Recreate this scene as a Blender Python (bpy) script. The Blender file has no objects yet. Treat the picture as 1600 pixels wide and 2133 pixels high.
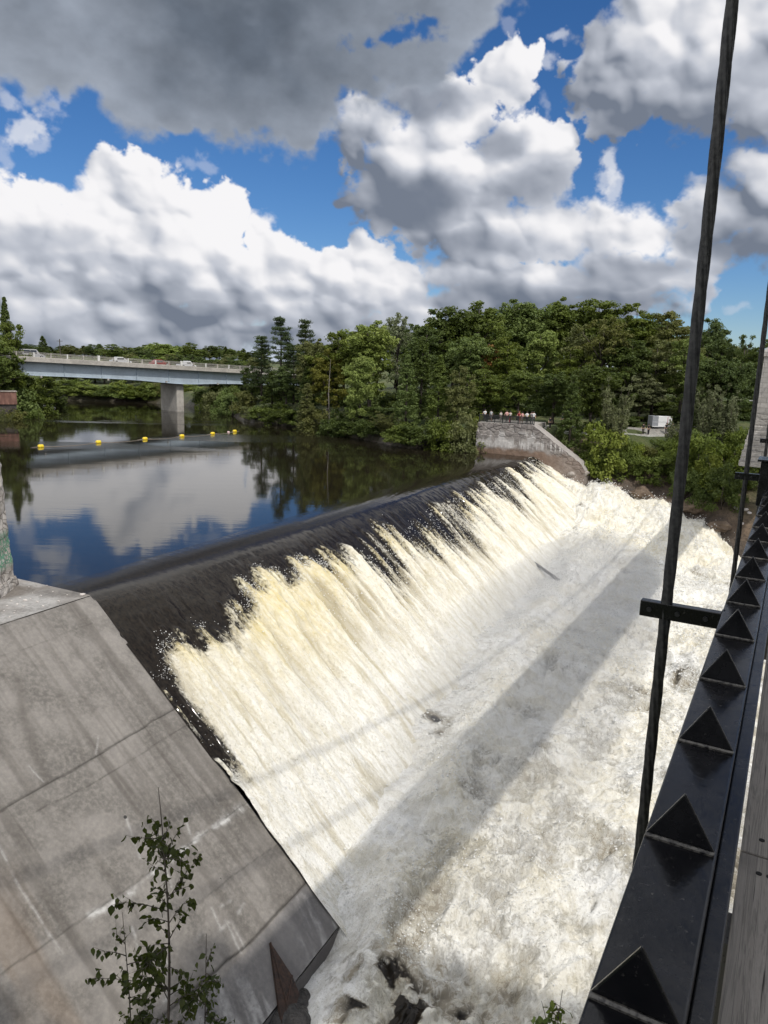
import bpy, bmesh, math, random
import numpy as np
from mathutils import Vector, Matrix
rng = np.random.default_rng(7)
random.seed(7)
SC = bpy.context.scene
COL = SC.collection

# ------------------------------------------------------------------ camera geometry
H = 11.5                       # eye height above the upstream water (z = 0)
FPX, CX, CY = 1540.0, 800.0, 1066.5
TH, RHO = math.radians(11.1), math.radians(1.8)
_f = np.array([0, math.cos(TH), -math.sin(TH)]); _r0 = np.array([1., 0, 0]); _u0 = np.array([0, math.sin(TH), math.cos(TH)])
_r = math.cos(RHO)*_r0 + math.sin(RHO)*_u0; _u = -math.sin(RHO)*_r0 + math.cos(RHO)*_u0
CAM = np.array([0, 0, H])
def ray(x, y): return _f + (x-CX)/FPX*_r - (y-CY)/FPX*_u
def atz(x, y, z): d = ray(x, y); return CAM + d*(z-H)/d[2]
def aty(x, y, Y): d = ray(x, y); return CAM + d*Y/d[1]
def atplane(x, y, p0, n): d = ray(x, y); return CAM + d*((p0-CAM) @ n)/(d @ n)
def atpx(x, Y): return aty(x, 770+(x-800)*0.032, Y)[0]

cam = bpy.data.cameras.new('camera'); co = bpy.data.objects.new('camera', cam); COL.objects.link(co)
cam.sensor_fit = 'VERTICAL'; cam.sensor_height = 24.0; cam.lens = 24.0*FPX/2133.0
cam.clip_start = 0.05; cam.clip_end = 9000
M = Matrix.Identity(4)
for i in range(3):
    M[i][0], M[i][1], M[i][2], M[i][3] = _r[i], _u[i], -_f[i], CAM[i]
co.matrix_world = M
SC.camera = co

# frames: dam (s along the crest, d downstream) and footbridge (a along, p to the right)
DA = np.array([-14.16, 34.70, 0.]); DB = np.array([19.34, 101.99, 0.])
NS = (DB-DA)/np.linalg.norm(DB-DA); ND = np.array([NS[1], -NS[0], 0.])
def SD(s, d, z=0.): return DA + NS*s + ND*d + np.array([0, 0, z])
def to_sd(P): v = np.asarray(P)-DA; return v @ NS, v @ ND
AZ = math.radians(28.85)
BA = np.array([math.sin(AZ), math.cos(AZ), 0.]); BP = np.array([math.cos(AZ), -math.sin(AZ), 0.])
def BR(a, p, z): return BA*a + BP*p + np.array([0, 0, z])

# ------------------------------------------------------------------ numpy noise
def _hash(ix, iy, seed):
    n = (ix*374761393 + iy*668265263 + seed*2246822519) & 0xffffffff
    n = ((n ^ (n >> 13))*1274126177) & 0xffffffff
    return ((n ^ (n >> 16)) & 0xffffffff)/4294967295.0
def noise2(x, y, seed=0):
    x = np.asarray(x, float); y = np.asarray(y, float)
    ix = np.floor(x).astype(np.int64); iy = np.floor(y).astype(np.int64)
    fx = x-ix; fy = y-iy
    ux = fx*fx*fx*(fx*(fx*6-15)+10); uy = fy*fy*fy*(fy*(fy*6-15)+10)
    a = _hash(ix, iy, seed); b = _hash(ix+1, iy, seed); c = _hash(ix, iy+1, seed); d = _hash(ix+1, iy+1, seed)
    return (a*(1-ux)+b*ux)*(1-uy) + (c*(1-ux)+d*ux)*uy
def fbm(x, y, seed=0, oct=4, gain=0.5, lac=2.03):
    t = 0; amp = 1; tot = 0
    for o in range(oct):
        t = t + amp*noise2(x*lac**o + 17.3*o, y*lac**o - 9.1*o, seed+o*13); tot += amp; amp *= gain
    return t/tot
def billow(x, y, seed=0, oct=4, gain=0.5, lac=2.05):
    t = 0; amp = 1; tot = 0
    for o in range(oct):
        t = t + amp*(1-np.abs(2*noise2(x*lac**o+5.1*o, y*lac**o+3.7*o, seed+o*7)-1)); tot += amp; amp *= gain
    return t/tot
def sstep(a, b, x):
    t = np.clip((np.asarray(x, float)-a)/(b-a), 0, 1); return t*t*(3-2*t)
def voro2(x, y, seed=0):
    """F1, F2-F1 and cell id of a jittered cell pattern"""
    x = np.asarray(x, float); y = np.asarray(y, float)
    ix = np.floor(x).astype(np.int64); iy = np.floor(y).astype(np.int64)
    f1 = np.full(x.shape, 9.); f2 = np.full(x.shape, 9.); idc = np.zeros(x.shape)
    for dx in (-1, 0, 1):
        for dy in (-1, 0, 1):
            cx = ix+dx; cy = iy+dy
            px = cx+.15+.7*_hash(cx, cy, seed); py = cy+.15+.7*_hash(cx, cy, seed+77)
            dd = np.hypot(px-x, py-y); h = _hash(cx, cy, seed+191)
            m = dd < f1
            f2 = np.where(m, f1, np.minimum(f2, dd)); idc = np.where(m, h, idc); f1 = np.where(m, dd, f1)
    return f1, f2-f1, idc
def seg_dist(x, y, pts):
    best = np.full(np.shape(x), 1e9)
    for (ax, ay), (bx, by) in zip(pts[:-1], pts[1:]):
        vx, vy = bx-ax, by-ay; L = vx*vx+vy*vy+1e-12
        t = np.clip(((x-ax)*vx+(y-ay)*vy)/L, 0, 1)
        best = np.minimum(best, np.hypot(x-ax-t*vx, y-ay-t*vy))
    return best
def in_poly(x, y, P):
    ins = np.zeros(np.shape(x), bool); n = len(P)
    for i in range(n):
        x0, y0 = P[i]; x1, y1 = P[(i+1) % n]
        c = ((y0 > y) != (y1 > y)) & (x < (x1-x0)*(y-y0)/(y1-y0+1e-12)+x0)
        ins ^= c
    return ins

# ------------------------------------------------------------------ materials
def sock(nt, v, inp):
    if isinstance(v, bpy.types.NodeSocket): nt.links.new(v, inp)
    elif v is not None:
        if isinstance(v, (tuple, list)) and inp.type == 'RGBA' and len(v) == 3: v = (*v, 1)
        inp.default_value = v
class NT:
    def __init__(s, tree): s.t = tree
    def n(s, typ, ins=None, out=0, **kw):
        nd = s.t.nodes.new(typ)
        for k, v in kw.items(): setattr(nd, k, v)
        for k, v in (ins or {}).items(): sock(s.t, v, nd.inputs[k])
        return nd.outputs[out]
    def math(s, op, a, b=None, c=None, clamp=False):
        return s.n('ShaderNodeMath', {0: a, 1: b, 2: c}, operation=op, use_clamp=clamp)
    def vm(s, op, a, b=None, c=None, out=0):
        nd = s.t.nodes.new('ShaderNodeVectorMath'); nd.operation = op
        sock(s.t, a, nd.inputs[0])
        if b is not None: sock(s.t, b, nd.inputs[3 if op == 'SCALE' else 1])
        if c is not None: sock(s.t, c, nd.inputs[2])
        return nd.outputs[out]
    def mix(s, f, a, b, blend='MIX'):
        nd = s.t.nodes.new('ShaderNodeMix'); nd.data_type = 'RGBA'; nd.blend_type = blend
        sock(s.t, f, nd.inputs[0]); sock(s.t, a, nd.inputs[6]); sock(s.t, b, nd.inputs[7]); return nd.outputs[2]
    def rng(s, v, a, b, c=0., d=1., smooth=True):
        nd = s.t.nodes.new('ShaderNodeMapRange'); nd.interpolation_type = 'SMOOTHSTEP' if smooth else 'LINEAR'
        sock(s.t, v, nd.inputs[0])
        for i, q in enumerate((a, b, c, d)): sock(s.t, q, nd.inputs[i+1])
        return nd.outputs[0]
    def noise(s, vec, scale, detail=4., rough=.55, dist=0., out=0):
        return s.n('ShaderNodeTexNoise', {'Vector': vec, 'Scale': scale, 'Detail': detail, 'Roughness': rough, 'Distortion': dist}, out=out)
    def attr(s, name, out=2): return s.n('ShaderNodeAttribute', attribute_name=name, out=out)
    def obj(s): return s.n('ShaderNodeTexCoord', out=3)
    def geo(s, out=0): return s.n('ShaderNodeNewGeometry', out=out)
    def bump(s, h, strength, dist=.05, nrm=None):
        return s.n('ShaderNodeBump', {'Height': h, 'Strength': strength, 'Distance': dist, 'Normal': nrm} if nrm else {'Height': h, 'Strength': strength, 'Distance': dist})
def new_mat(name):
    m = bpy.data.materials.new(name); m.use_nodes = True
    nt = NT(m.node_tree); b = m.node_tree.nodes['Principled BSDF']
    return m, nt, b
def setb(nt, b, **kw):
    for k, v in kw.items():
        sock(nt.t, v, b.inputs[{'color': 'Base Color', 'rough': 'Roughness', 'metal': 'Metallic', 'normal': 'Normal', 'spec': 'Specular IOR Level', 'ior': 'IOR', 'coat': 'Coat Weight'}[k]])
def simple(name, c, rough=.6, metal=0., var=.25, scale=3., spec=.5, bump=0.):
    m, nt, b = new_mat(name); o = nt.obj()
    n1 = nt.noise(o, scale, 5.); n2 = nt.noise(o, scale*7, 4.)
    f = nt.math('ADD', nt.math('MULTIPLY', n1, .6), nt.math('MULTIPLY', n2, .4))
    col = nt.mix(nt.rng(f, .35, .65), tuple(q*(1-var) for q in c), tuple(min(1, q*(1+var)) for q in c))
    setb(nt, b, color=col, rough=nt.rng(n2, .3, .7, max(0.02, rough-.08), min(1, rough+.08)), metal=metal, spec=spec)
    if bump: setb(nt, b, normal=nt.bump(n2, bump, .02))
    return m

# ------------------------------------------------------------------ mesh helpers
def link(o, parent=None):
    COL.objects.link(o)
    if parent is not None: o.parent = parent
    return o
def tag(o, label, cat, group=None):
    o['label'] = label; o['category'] = cat
    if group: o['group'] = group
    return o
def thing(name, label, cat, loc=(0, 0, 0), rz=0., group=None):
    o = bpy.data.objects.new(name, None); COL.objects.link(o)
    o.empty_display_size = .3; o.location = Vector(loc); o.rotation_euler = (0, 0, rz)
    return tag(o, label, cat, group)
def fast_mesh(name, V, Fq, m=None, parent=None, attrs=None, smooth=True, mats=None, mi=None):
    """V (n,3); Fq (k,4) or (k,3) index array"""
    me = bpy.data.meshes.new(name)
    V = np.asarray(V, np.float32); Fq = np.asarray(Fq, np.int32); k = Fq.shape[1]
    me.vertices.add(len(V)); me.vertices.foreach_set('co', V.ravel())
    me.loops.add(Fq.size); me.loops.foreach_set('vertex_index', Fq.ravel())
    me.polygons.add(len(Fq)); me.polygons.foreach_set('loop_start', np.arange(0, Fq.size, k, dtype=np.int32))
    for q in ([m] if m else []) + list(mats or []): me.materials.append(q)
    if mi is not None: me.polygons.foreach_set('material_index', np.asarray(mi, np.int32))
    me.polygons.foreach_set('use_smooth', np.full(len(Fq), smooth))
    for an, (dom, typ, val) in (attrs or {}).items():
        a = me.attributes.new(an, typ, dom)
        a.data.foreach_set('value' if typ == 'FLOAT' else ('vector' if typ in ('FLOAT_VECTOR', 'FLOAT2') else 'color'), np.asarray(val, np.float32).ravel())
    me.update(calc_edges=True); me.validate()
    o = bpy.data.objects.new(name, me); return link(o, parent)
def grid_faces(nu, nv):
    i = np.arange(nu*nv).reshape(nu, nv)
    return np.stack([i[:-1, :-1], i[1:, :-1], i[1:, 1:], i[:-1, 1:]], -1).reshape(-1, 4)
def grid_obj(name, P, m, attrs=None, parent=None, flip=False, smooth=True):
    nu, nv = P.shape[:2]; Fq = grid_faces(nu, nv)
    if flip: Fq = Fq[:, ::-1]
    return fast_mesh(name, P.reshape(-1, 3), Fq, m, parent, {k: ('POINT', 'FLOAT', v.ravel()) for k, v in (attrs or {}).items()}, smooth)
class MB:
    """collects boxes, tubes and lofts and links them as ONE mesh"""
    def __init__(s): s.v = []; s.f = []
    def add(s, vs, fs):
        o = len(s.v); s.v += [tuple(map(float, v)) for v in vs]; s.f += [tuple(i+o for i in f) for f in fs]; return s
    def hexa(s, b, t):
        return s.add(list(b)+list(t), [(3, 2, 1, 0), (4, 5, 6, 7), (0, 1, 5, 4), (1, 2, 6, 5), (2, 3, 7, 6), (3, 0, 4, 7)])
    def box(s, x0, x1, y0, y1, z0, z1):
        return s.hexa([(x0, y0, z0), (x1, y0, z0), (x1, y1, z0), (x0, y1, z0)], [(x0, y0, z1), (x1, y0, z1), (x1, y1, z1), (x0, y1, z1)])
    def obox(s, fn, a0, a1, p0, p1, z0, z1):
        """box in a local frame fn(a,p,z)"""
        return s.hexa([fn(a0, p0, z0), fn(a0, p1, z0), fn(a1, p1, z0), fn(a1, p0, z0)], [fn(a0, p0, z1), fn(a0, p1, z1), fn(a1, p1, z1), fn(a1, p0, z1)])
    def tube(s, pts, rad, n=8, caps=True):
        pts = [Vector(p) for p in pts]; m = len(pts)
        if not hasattr(rad, '__len__'): rad = [rad]*m
        rings = []; up = Vector((0, 0, 1)); prev = None
        for i, p in enumerate(pts):
            t = (pts[min(i+1, m-1)]-pts[max(i-1, 0)]).normalized()
            if prev is None:
                x = t.orthogonal().normalized()
            else:
                x = (prev - t*prev.dot(t)); x = x.normalized() if x.length > 1e-6 else t.orthogonal().normalized()
            prev = x; y = t.cross(x)
            rings.append([p + (x*math.cos(2*math.pi*k/n)+y*math.sin(2*math.pi*k/n))*rad[i] for k in range(n)])
        vs = [v for r in rings for v in r]; fs = []
        for i in range(m-1):
            for k in range(n):
                fs.append((i*n+k, i*n+(k+1) % n, (i+1)*n+(k+1) % n, (i+1)*n+k))
        if caps: fs += [tuple(range(n-1, -1, -1)), tuple(range((m-1)*n, m*n))]
        return s.add(vs, fs)
    def lathe(s, c, prof, n=16, ax=(0, 0, 1)):
        ax = Vector(ax).normalized(); x = ax.orthogonal().normalized(); y = ax.cross(x); c = Vector(c)
        vs = [c+ax*h+(x*math.cos(2*math.pi*k/n)+y*math.sin(2*math.pi*k/n))*r for r, h in prof for k in range(n)]
        m = len(prof); fs = [(i*n+k, i*n+(k+1) % n, (i+1)*n+(k+1) % n, (i+1)*n+k) for i in range(m-1) for k in range(n)]
        fs += [tuple(range(n-1, -1, -1)), tuple(range((m-1)*n, m*n))]
        return s.add(vs, fs)
    def build(s, name, m, parent=None, bevel=0., smooth=False, seg=2):
        me = bpy.data.meshes.new(name); me.from_pydata(s.v, [], s.f); me.materials.append(m)
        bm = bmesh.new(); bm.from_mesh(me); bmesh.ops.recalc_face_normals(bm, faces=bm.faces); bm.to_mesh(me); bm.free()
        if smooth: me.polygons.foreach_set('use_smooth', [True]*len(me.polygons))
        o = bpy.data.objects.new(name, me); link(o, parent)
        if bevel:
            b = o.modifiers.new('bevel', 'BEVEL'); b.width = bevel; b.segments = seg; b.limit_method = 'ANGLE'
        return o
def dup(root, loc, rz=0., scale=(1, 1, 1), label=None, group=None):
    r = root.copy(); COL.objects.link(r); r.location = Vector(loc); r.rotation_euler = (0, 0, rz); r.scale = scale
    if label: r['label'] = label
    if group: r['group'] = group
    for ch in list(root.children):
        c = ch.copy(); COL.objects.link(c); c.parent = r
        for g in list(ch.children):
            e = g.copy(); COL.objects.link(e); e.parent = c
    return r
def struct(o): o['kind'] = 'structure'; return o

# ------------------------------------------------------------------ sun and sky
SUNH = BP*1.0 + BA*(-0.45); COT = 0.74
SUNV = np.array([SUNH[0]*COT, SUNH[1]*COT, 1.0]); SUNV /= np.linalg.norm(SUNV)
SUN_EL = math.asin(SUNV[2]); SUN_AZ = math.atan2(SUNV[0], SUNV[1])
sl = bpy.data.lights.new('sun', 'SUN'); sl.energy = 2.9; sl.angle = math.radians(.9); sl.color = (1., .955, .88)
so = bpy.data.objects.new('sun', sl); COL.objects.link(so)
so.rotation_euler = Vector(-SUNV).to_track_quat('-Z', 'Y').to_euler()

# cumulus lobes (centre and radii on the photo's sky; turned into azimuth and elevation below)
LOBES = [
 (20,470,120,105),(70,440,85,72),(215,442,88,66),(272,372,80,46),(325,378,50,36),(350,440,105,78),(445,452,72,62),(490,425,42,50),
 (425,480,80,80),(548,492,42,56),(590,535,60,50),(640,565,62,50),(705,560,65,42),(765,545,60,56),(820,585,52,52),(855,595,42,46),
 (120,560,250,120),(360,570,250,120),(600,630,260,85),(850,650,70,50),(60,660,240,90),(330,680,330,70),(620,700,300,50),(800,690,140,40),
 (770,250,68,52),(880,200,95,45),(960,245,80,60),(1045,150,70,46),(1100,125,28,30),(735,300,40,60),(780,385,78,66),(860,340,130,100),(715,412,30,18),
 (960,395,120,80),(1075,330,105,80),(1150,310,55,60),(1130,385,70,80),(880,445,110,50),(1180,360,28,50),
 (1010,490,180,75),(1150,480,120,62),(1250,485,75,66),(1335,480,60,52),(960,570,110,58),(1110,590,250,62),(1300,570,170,66),(1420,500,50,66),(1470,535,50,50),
 (1452,610,30,44),(1250,635,200,40),(1000,625,120,36),
 (1290,150,95,115),(1262,235,50,58),(1380,110,120,125),(1500,105,150,140),(1630,110,150,155),(1330,40,80,80),
 (1600,400,110,92),(1500,432,95,58),(1430,440,42,36),(1640,480,120,72),(1570,345,60,36),(1470,470,60,52),(1560,505,60,34),
]
WISPS = [(52,262,34,32,.75),(36,196,24,18,.5),(110,190,36,46,.4),(1176,70,26,16,.55),(1140,132,20,12,.5),(432,338,26,16,.25),(20,330,26,40,.3),(92,298,24,22,.4),
 (1262,352,18,32,.8),(1250,388,18,20,.6),(1272,400,18,24,.6),(1535,645,30,12,.3),(1050,75,14,30,.2),(1060,215,20,34,.5),(1125,210,12,26,.2)]
GREY = [(60,60,90,75),(160,90,150,110),(310,120,210,140),(460,140,210,130),(600,190,165,105),(622,262,52,44),(372,235,48,44),(500,210,70,55),(700,110,200,120),(850,140,130,60),(930,60,95,70),(990,20,70,50),(780,-10,300,60),(350,-60,500,120)]
DARK = [(880,215,115,40,.72),(870,415,115,62,.85),(1030,290,70,34,.55),(1130,390,120,50,.55),(950,510,170,40,.5),(1150,620,330,30,.55),(1310,570,160,40,.45),
 (1330,252,170,28,.3),(1590,180,90,60,.3),(1570,505,150,50,.6),(110,500,170,30,.32),(330,612,330,22,.34),(420,645,130,26,.42),(620,660,220,22,.25),(150,690,300,24,.3),
 (780,655,160,20,.25),(500,700,300,20,.3),(60,600,110,20,.22),(250,545,130,18,.24),(720,600,120,22,.25),(560,560,70,30,.2),(1000,420,60,40,.3),(1440,480,50,50,.3)]
NX, NY, AZR, E0, E1 = 1680, 880, math.radians(37), math.radians(-2.0), math.radians(31)
def sky_image():
    q = (NX-1)/(2*AZR); qy = (NY-1)/(E1-E0)
    def pc(px, py):
        d = ray(px, py); d = d/np.linalg.norm(d)
        return (math.atan2(d[0], d[1])+AZR)*q, (math.asin(d[2])-E0)*qy
    sc = q/1500.0; scy = qy/1500.0                       # image pixels per photo pixel
    X, Y = np.meshgrid(np.arange(NX, dtype=float), np.arange(NY, dtype=float))
    w = lambda s, sd, o=5: fbm(X/s, Y/s, sd, o)-.5
    def blur(a, r):
        r = int(r)
        for ax in (0, 1):
            for _ in range(2):
                p = np.concatenate([np.repeat(a.take([0], ax), r+1, ax), a, np.repeat(a.take([-1], ax), r, ax)], ax)
                cs = np.cumsum(p, ax); n = a.shape[ax]
                a = (cs.take(range(2*r+1, 2*r+1+n), ax)-cs.take(range(0, n), ax))/(2*r+1)
        return a
    WX = X + 40*w(130, 3)+36*w(34, 5, 5); WY = Y + 30*w(130, 11)+34*w(34, 15, 5)
    hgt = np.full((NY, NX), -60.0); cov = np.full((NY, NX), -2.0)
    r_ = np.random.default_rng(5)
    def splat(cx, cy, rx, ry, z0, hz, grow=1.0, cv=True):
        x0, x1 = int(max(0, cx-rx*1.5-60)), int(min(NX, cx+rx*1.5+60)); y0, y1 = int(max(0, cy-ry*1.5-60)), int(min(NY, cy+ry*1.5+60))
        if x1 <= x0 or y1 <= y0: return
        sl_ = (slice(y0, y1), slice(x0, x1))
        d = np.hypot((WX[sl_]-cx)/rx, (WY[sl_]-cy)/ry)
        hh = z0 + hz*np.sqrt(np.clip(1-d*d, 0, 1)); hh = np.where(d < 1, hh, -60.)
        hgt[sl_] = np.maximum(hgt[sl_], hh)
        if cv: cov[sl_] = np.maximum(cov[sl_], (1-d)*grow)
    for (px, py, rx, ry) in LOBES:
        cx, cy = pc(px, py); rx *= sc; ry *= scy; R = min(rx, ry)
        splat(cx, cy, rx, ry, 0, R*.55)
        for k in range(int(10+rx/R*14)):
            t = r_.uniform(0, 2*math.pi); u = math.sqrt(r_.uniform(0, 1))*.92
            x, y = cx+rx*u*math.cos(t), cy+ry*u*math.sin(t); rr = R*r_.uniform(.16, .44)*(1.15-.5*u)
            z = R*.55*math.sqrt(max(0, 1-u*u))
            splat(x, y, rr, rr*.9, z-.25*rr, rr*.95, grow=rr/R)
            for j in range(7):
                t2 = r_.uniform(0, 2*math.pi); u2 = math.sqrt(r_.uniform(0, 1))*.95; r3 = rr*r_.uniform(.22, .5)
                splat(x+rr*u2*math.cos(t2), y+rr*.9*u2*math.sin(t2), r3, r3, z-.25*rr+.9*rr*math.sqrt(1-u2*u2)-.2*r3, r3*.9, grow=r3/R)
    fine = fbm(X/26, Y/26, 31, 6, .56)-.5
    a = sstep(.03, .17+.24*sstep(.4, .7, fbm(X/120, Y/120, 8, 3)), cov*.8+fine*.50)
    Hh = np.maximum(hgt, -25) + fine*10
    def lam(h, L):
        gy, gx = np.gradient(h); nn = np.sqrt(gx*gx+gy*gy+1)
        return (-gx*L[0]-gy*L[1]+L[2])/nn
    Ld = np.array([.50, .68, .54]); Ld /= np.linalg.norm(Ld)
    l1 = lam(blur(Hh, 2)*.34, Ld); l2 = lam(blur(Hh, 8)*.52, Ld); l3 = lam(blur(Hh, 22)*1.1, Ld); l4 = lam(blur(Hh, 50)*1.6, Ld)
    n_ = lambda v, lo_, hi_: np.clip((v-lo_)/(hi_-lo_), 0, 1)
    lit = .20*n_(l1, -.1, 1)+.38*n_(l2, -.1, 1)+.30*n_(l3, -.1, 1)+.24*n_(l4, -.1, 1)
    puffy = fbm(X/60, Y/60, 77, 4); lit = .575+(lit-.62)*1.28+.24*(puffy-.5)+.20*(fbm(X/22, Y/18, 79, 4)-.5)
    # self-shadow: higher cloud toward the light
    occ = np.zeros_like(Hh); hb = blur(Hh, 3)
    for k in (6, 12, 20, 32):
        sh = np.roll(np.roll(hb, -int(k*.62), 1), -int(k*.78), 0); occ = np.maximum(occ, np.clip((sh-hb-k*.55)/(k*1.6), 0, 1))
    lit = lit*(1-.30*blur(occ, 6)); lit = .40*lit+.60*blur(lit, 4)
    rim = np.clip(1-sstep(.0, .30, blur(cov, 2)*.8+fine*.42), 0, 1)
    dk = np.zeros_like(Hh)
    DX = X+80*w(110, 41); DY = Y+46*w(110, 47)
    for (px, py, rx, ry, g) in DARK:
        cx, cy = pc(px, py); d = np.hypot((DX-cx)/(rx*sc), (DY-cy)/(ry*scy)); dk = np.maximum(dk, min(1, 1.2*g)*sstep(1.25, .3, d))
    lit = np.clip(lit*(1-.90*dk)+.12*rim*(1-dk), 0, 1)
    lo = np.array([.175, .205, .265]); mid = np.array([.52, .55, .62]); hi = np.array([.93, .92, .935])
    t = lit[..., None]; f1 = np.clip((t-.04)/.46, 0, 1); f2 = sstep(.42, .92, t)
    col = (lo*(1-f1)+mid*f1)*(1-f2)+hi*f2
    # wisps
    for (px, py, rx, ry, g) in WISPS:
        cx, cy = pc(px, py); d = np.hypot((WX-cx)/(rx*sc), (WY-cy)/(ry*scy))
        aw = g*sstep(.0, .8, 1.0-d+fine*1.9); col = col*(1-(aw*(1-a))[..., None])+np.array([.72, .75, .82])*(aw*(1-a))[..., None]
        a = 1-(1-a)*(1-aw)
    # grey cloud overhead
    GX = X+120*w(130, 61)+16*w(24, 67, 3); GY = Y+90*w(130, 71)+16*w(24, 73, 3); cg = np.full_like(X, -2.)
    for (px, py, rx, ry) in GREY:
        cx, cy = pc(px, py); cg = np.maximum(cg, 1-np.hypot((GX-cx)/(rx*sc), (GY-cy)/(ry*scy)))
    ag = sstep(.06, .36, cg+.40*fine+.28*w(70, 83, 4))
    for hx, hy, hr, hs in ((830, 62, 62, 20), (800, 72, 26, 18), (862, 58, 26, 14)):
        cx, cy = pc(hx, hy); ag = ag*sstep(.25, 1.45, np.hypot((GX-cx)/(hr*sc), (GY-cy)/(hs*scy))+fine*2.4)
    cx, cy = pc(500, 30); core = sstep(1.25, .05, np.hypot((GX-cx)/(400*sc), (GY-cy)/(210*scy)))
    tg = np.clip(.15+.8*core*(1+.5*w(60, 91, 4))+.55*w(90, 95, 5)-.35*(1-sstep(0, .5, cg)), 0, 1)[..., None]
    gcol = (np.array([.34, .38, .45])*(1-tg)+np.array([.125, .15, .19])*tg)*(1+.35*(fbm(X/44, Y/30, 87, 5)-.5))[..., None]
    colp = col*a[..., None]*(1-ag[..., None])+gcol*ag[..., None]
    at = 1-(1-a)*(1-ag)
    # far cloud bank low over the horizon
    el = E0+Y/qy
    hz = sstep(math.radians(3.2), math.radians(1.0), el+math.radians(2.2)*w(120, 101, 4))*sstep(AZR*.62, AZR*.3, X/q-AZR)
    hcol = np.array([.50, .56, .66])*(1+.5*w(60, 103, 4))[..., None]
    colp = colp+hcol*(hz*(1-at))[..., None]; at = 1-(1-at)*(1-hz)
    fade = sstep(0, .06*NX, X)*sstep(0, .06*NX, NX-X)*sstep(0, .08*NY, NY-Y)
    out = np.empty((NY, NX, 4), np.float32)
    out[..., :3] = colp/np.maximum(at, 1e-4)[..., None]; out[..., 3] = at*fade
    # two opaque images keep colour and cover apart
    res = []
    for nm, arr in (('cloud_colour', out[..., :3]), ('cloud_cover', np.repeat(out[..., 3:], 3, -1))):
        im = bpy.data.images.new(nm, NX, NY, alpha=False, float_buffer=True); im.colorspace_settings.name = 'Linear Rec.709'
        full = np.ones((NY, NX, 4), np.float32); full[..., :3] = arr
        im.pixels.foreach_set(full.ravel()); im.update(); im.pack(); res.append(im)
    return res
IMC, IMA = sky_image()
W = bpy.data.worlds.new('World'); SC.world = W; W.use_nodes = True
W.cycles.sampling_method = 'MANUAL'; W.cycles.sample_map_resolution = 1024
wt = W.node_tree; nt = NT(wt); wt.nodes.clear()
sky = nt.n('ShaderNodeTexSky', sky_type='NISHITA', sun_disc=False, sun_elevation=SUN_EL, sun_rotation=SUN_AZ, altitude=150., air_density=1.0, dust_density=.1, ozone_density=4.0)
dirv = nt.n('ShaderNodeTexCoord', out=0)
_sep = nt.n('ShaderNodeSeparateXYZ', {0: dirv}, 0).node
sx, sy, sz = _sep.outputs
phi = nt.math('ARCTAN2', sx, sy); el = nt.math('ARCSINE', sz)
uv = nt.n('ShaderNodeCombineXYZ', {0: nt.math('MULTIPLY_ADD', phi, 1/(2*AZR), .5), 1: nt.math('MULTIPLY_ADD', el, 1/(E1-E0), -E0/(E1-E0))})
def img(im):
    nd = wt.nodes.new('ShaderNodeTexImage'); nd.image = im; nd.extension = 'CLIP'; nd.interpolation = 'Cubic'; wt.links.new(uv, nd.inputs[0]); return nd.outputs[0]
inside = nt.math('MULTIPLY', nt.math('LESS_THAN', nt.math('ABSOLUTE', phi), AZR*.998), nt.math('LESS_THAN', nt.math('ABSOLUTE', nt.math('SUBTRACT', el, (E0+E1)/2)), (E1-E0)*.498))
ca = nt.math('MULTIPLY', img(IMA), inside)
# unseen cloud over the rest of the sky, made bright for fill light
fdir = nt.vm('MULTIPLY', dirv, (1, 1, 2.2))
other = nt.noise(fdir, 2.2, 5., .55)
out_front = nt.math('MAXIMUM', nt.rng(nt.math('ABSOLUTE', phi), .60, .72), nt.rng(el, .46, .60))
ao = nt.math('MULTIPLY', nt.rng(other, .36, .52), out_front)
ocol = nt.mix(nt.rng(nt.noise(fdir, 5., 4.), .35, .65), (.85, .88, .94), (1.75, 1.73, 1.70))
skyc = nt.mix(1.0, nt.n('ShaderNodeHueSaturation', {'Saturation': 1.22, 'Value': .84, 'Color': sky}), (.86, .95, 1.12), 'MULTIPLY')
K = 10.0   # the background strength is 0.1, so cloud radiance is given ten times up
c = nt.mix(ca, skyc, nt.vm('SCALE', img(IMC), K)); c = nt.mix(ao, c, nt.vm('SCALE', ocol, K))
bg = wt.nodes.new('ShaderNodeBackground'); wt.links.new(c, bg.inputs[0]); bg.inputs[1].default_value = 0.1
wo = wt.nodes.new('ShaderNodeOutputWorld'); wt.links.new(bg.outputs[0], wo.inputs[0])
SC.view_settings.view_transform = 'Standard'; SC.view_settings.look = 'None'; SC.view_settings.exposure = 0; SC.view_settings.gamma = 1
SC.view_settings.use_curve_mapping = False
SC.cycles.max_bounces = 6; SC.cycles.transparent_max_bounces = 8; SC.cycles.use_denoising = True
SC.cycles.use_adaptive_sampling = True; SC.cycles.adaptive_threshold = 0.02

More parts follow.
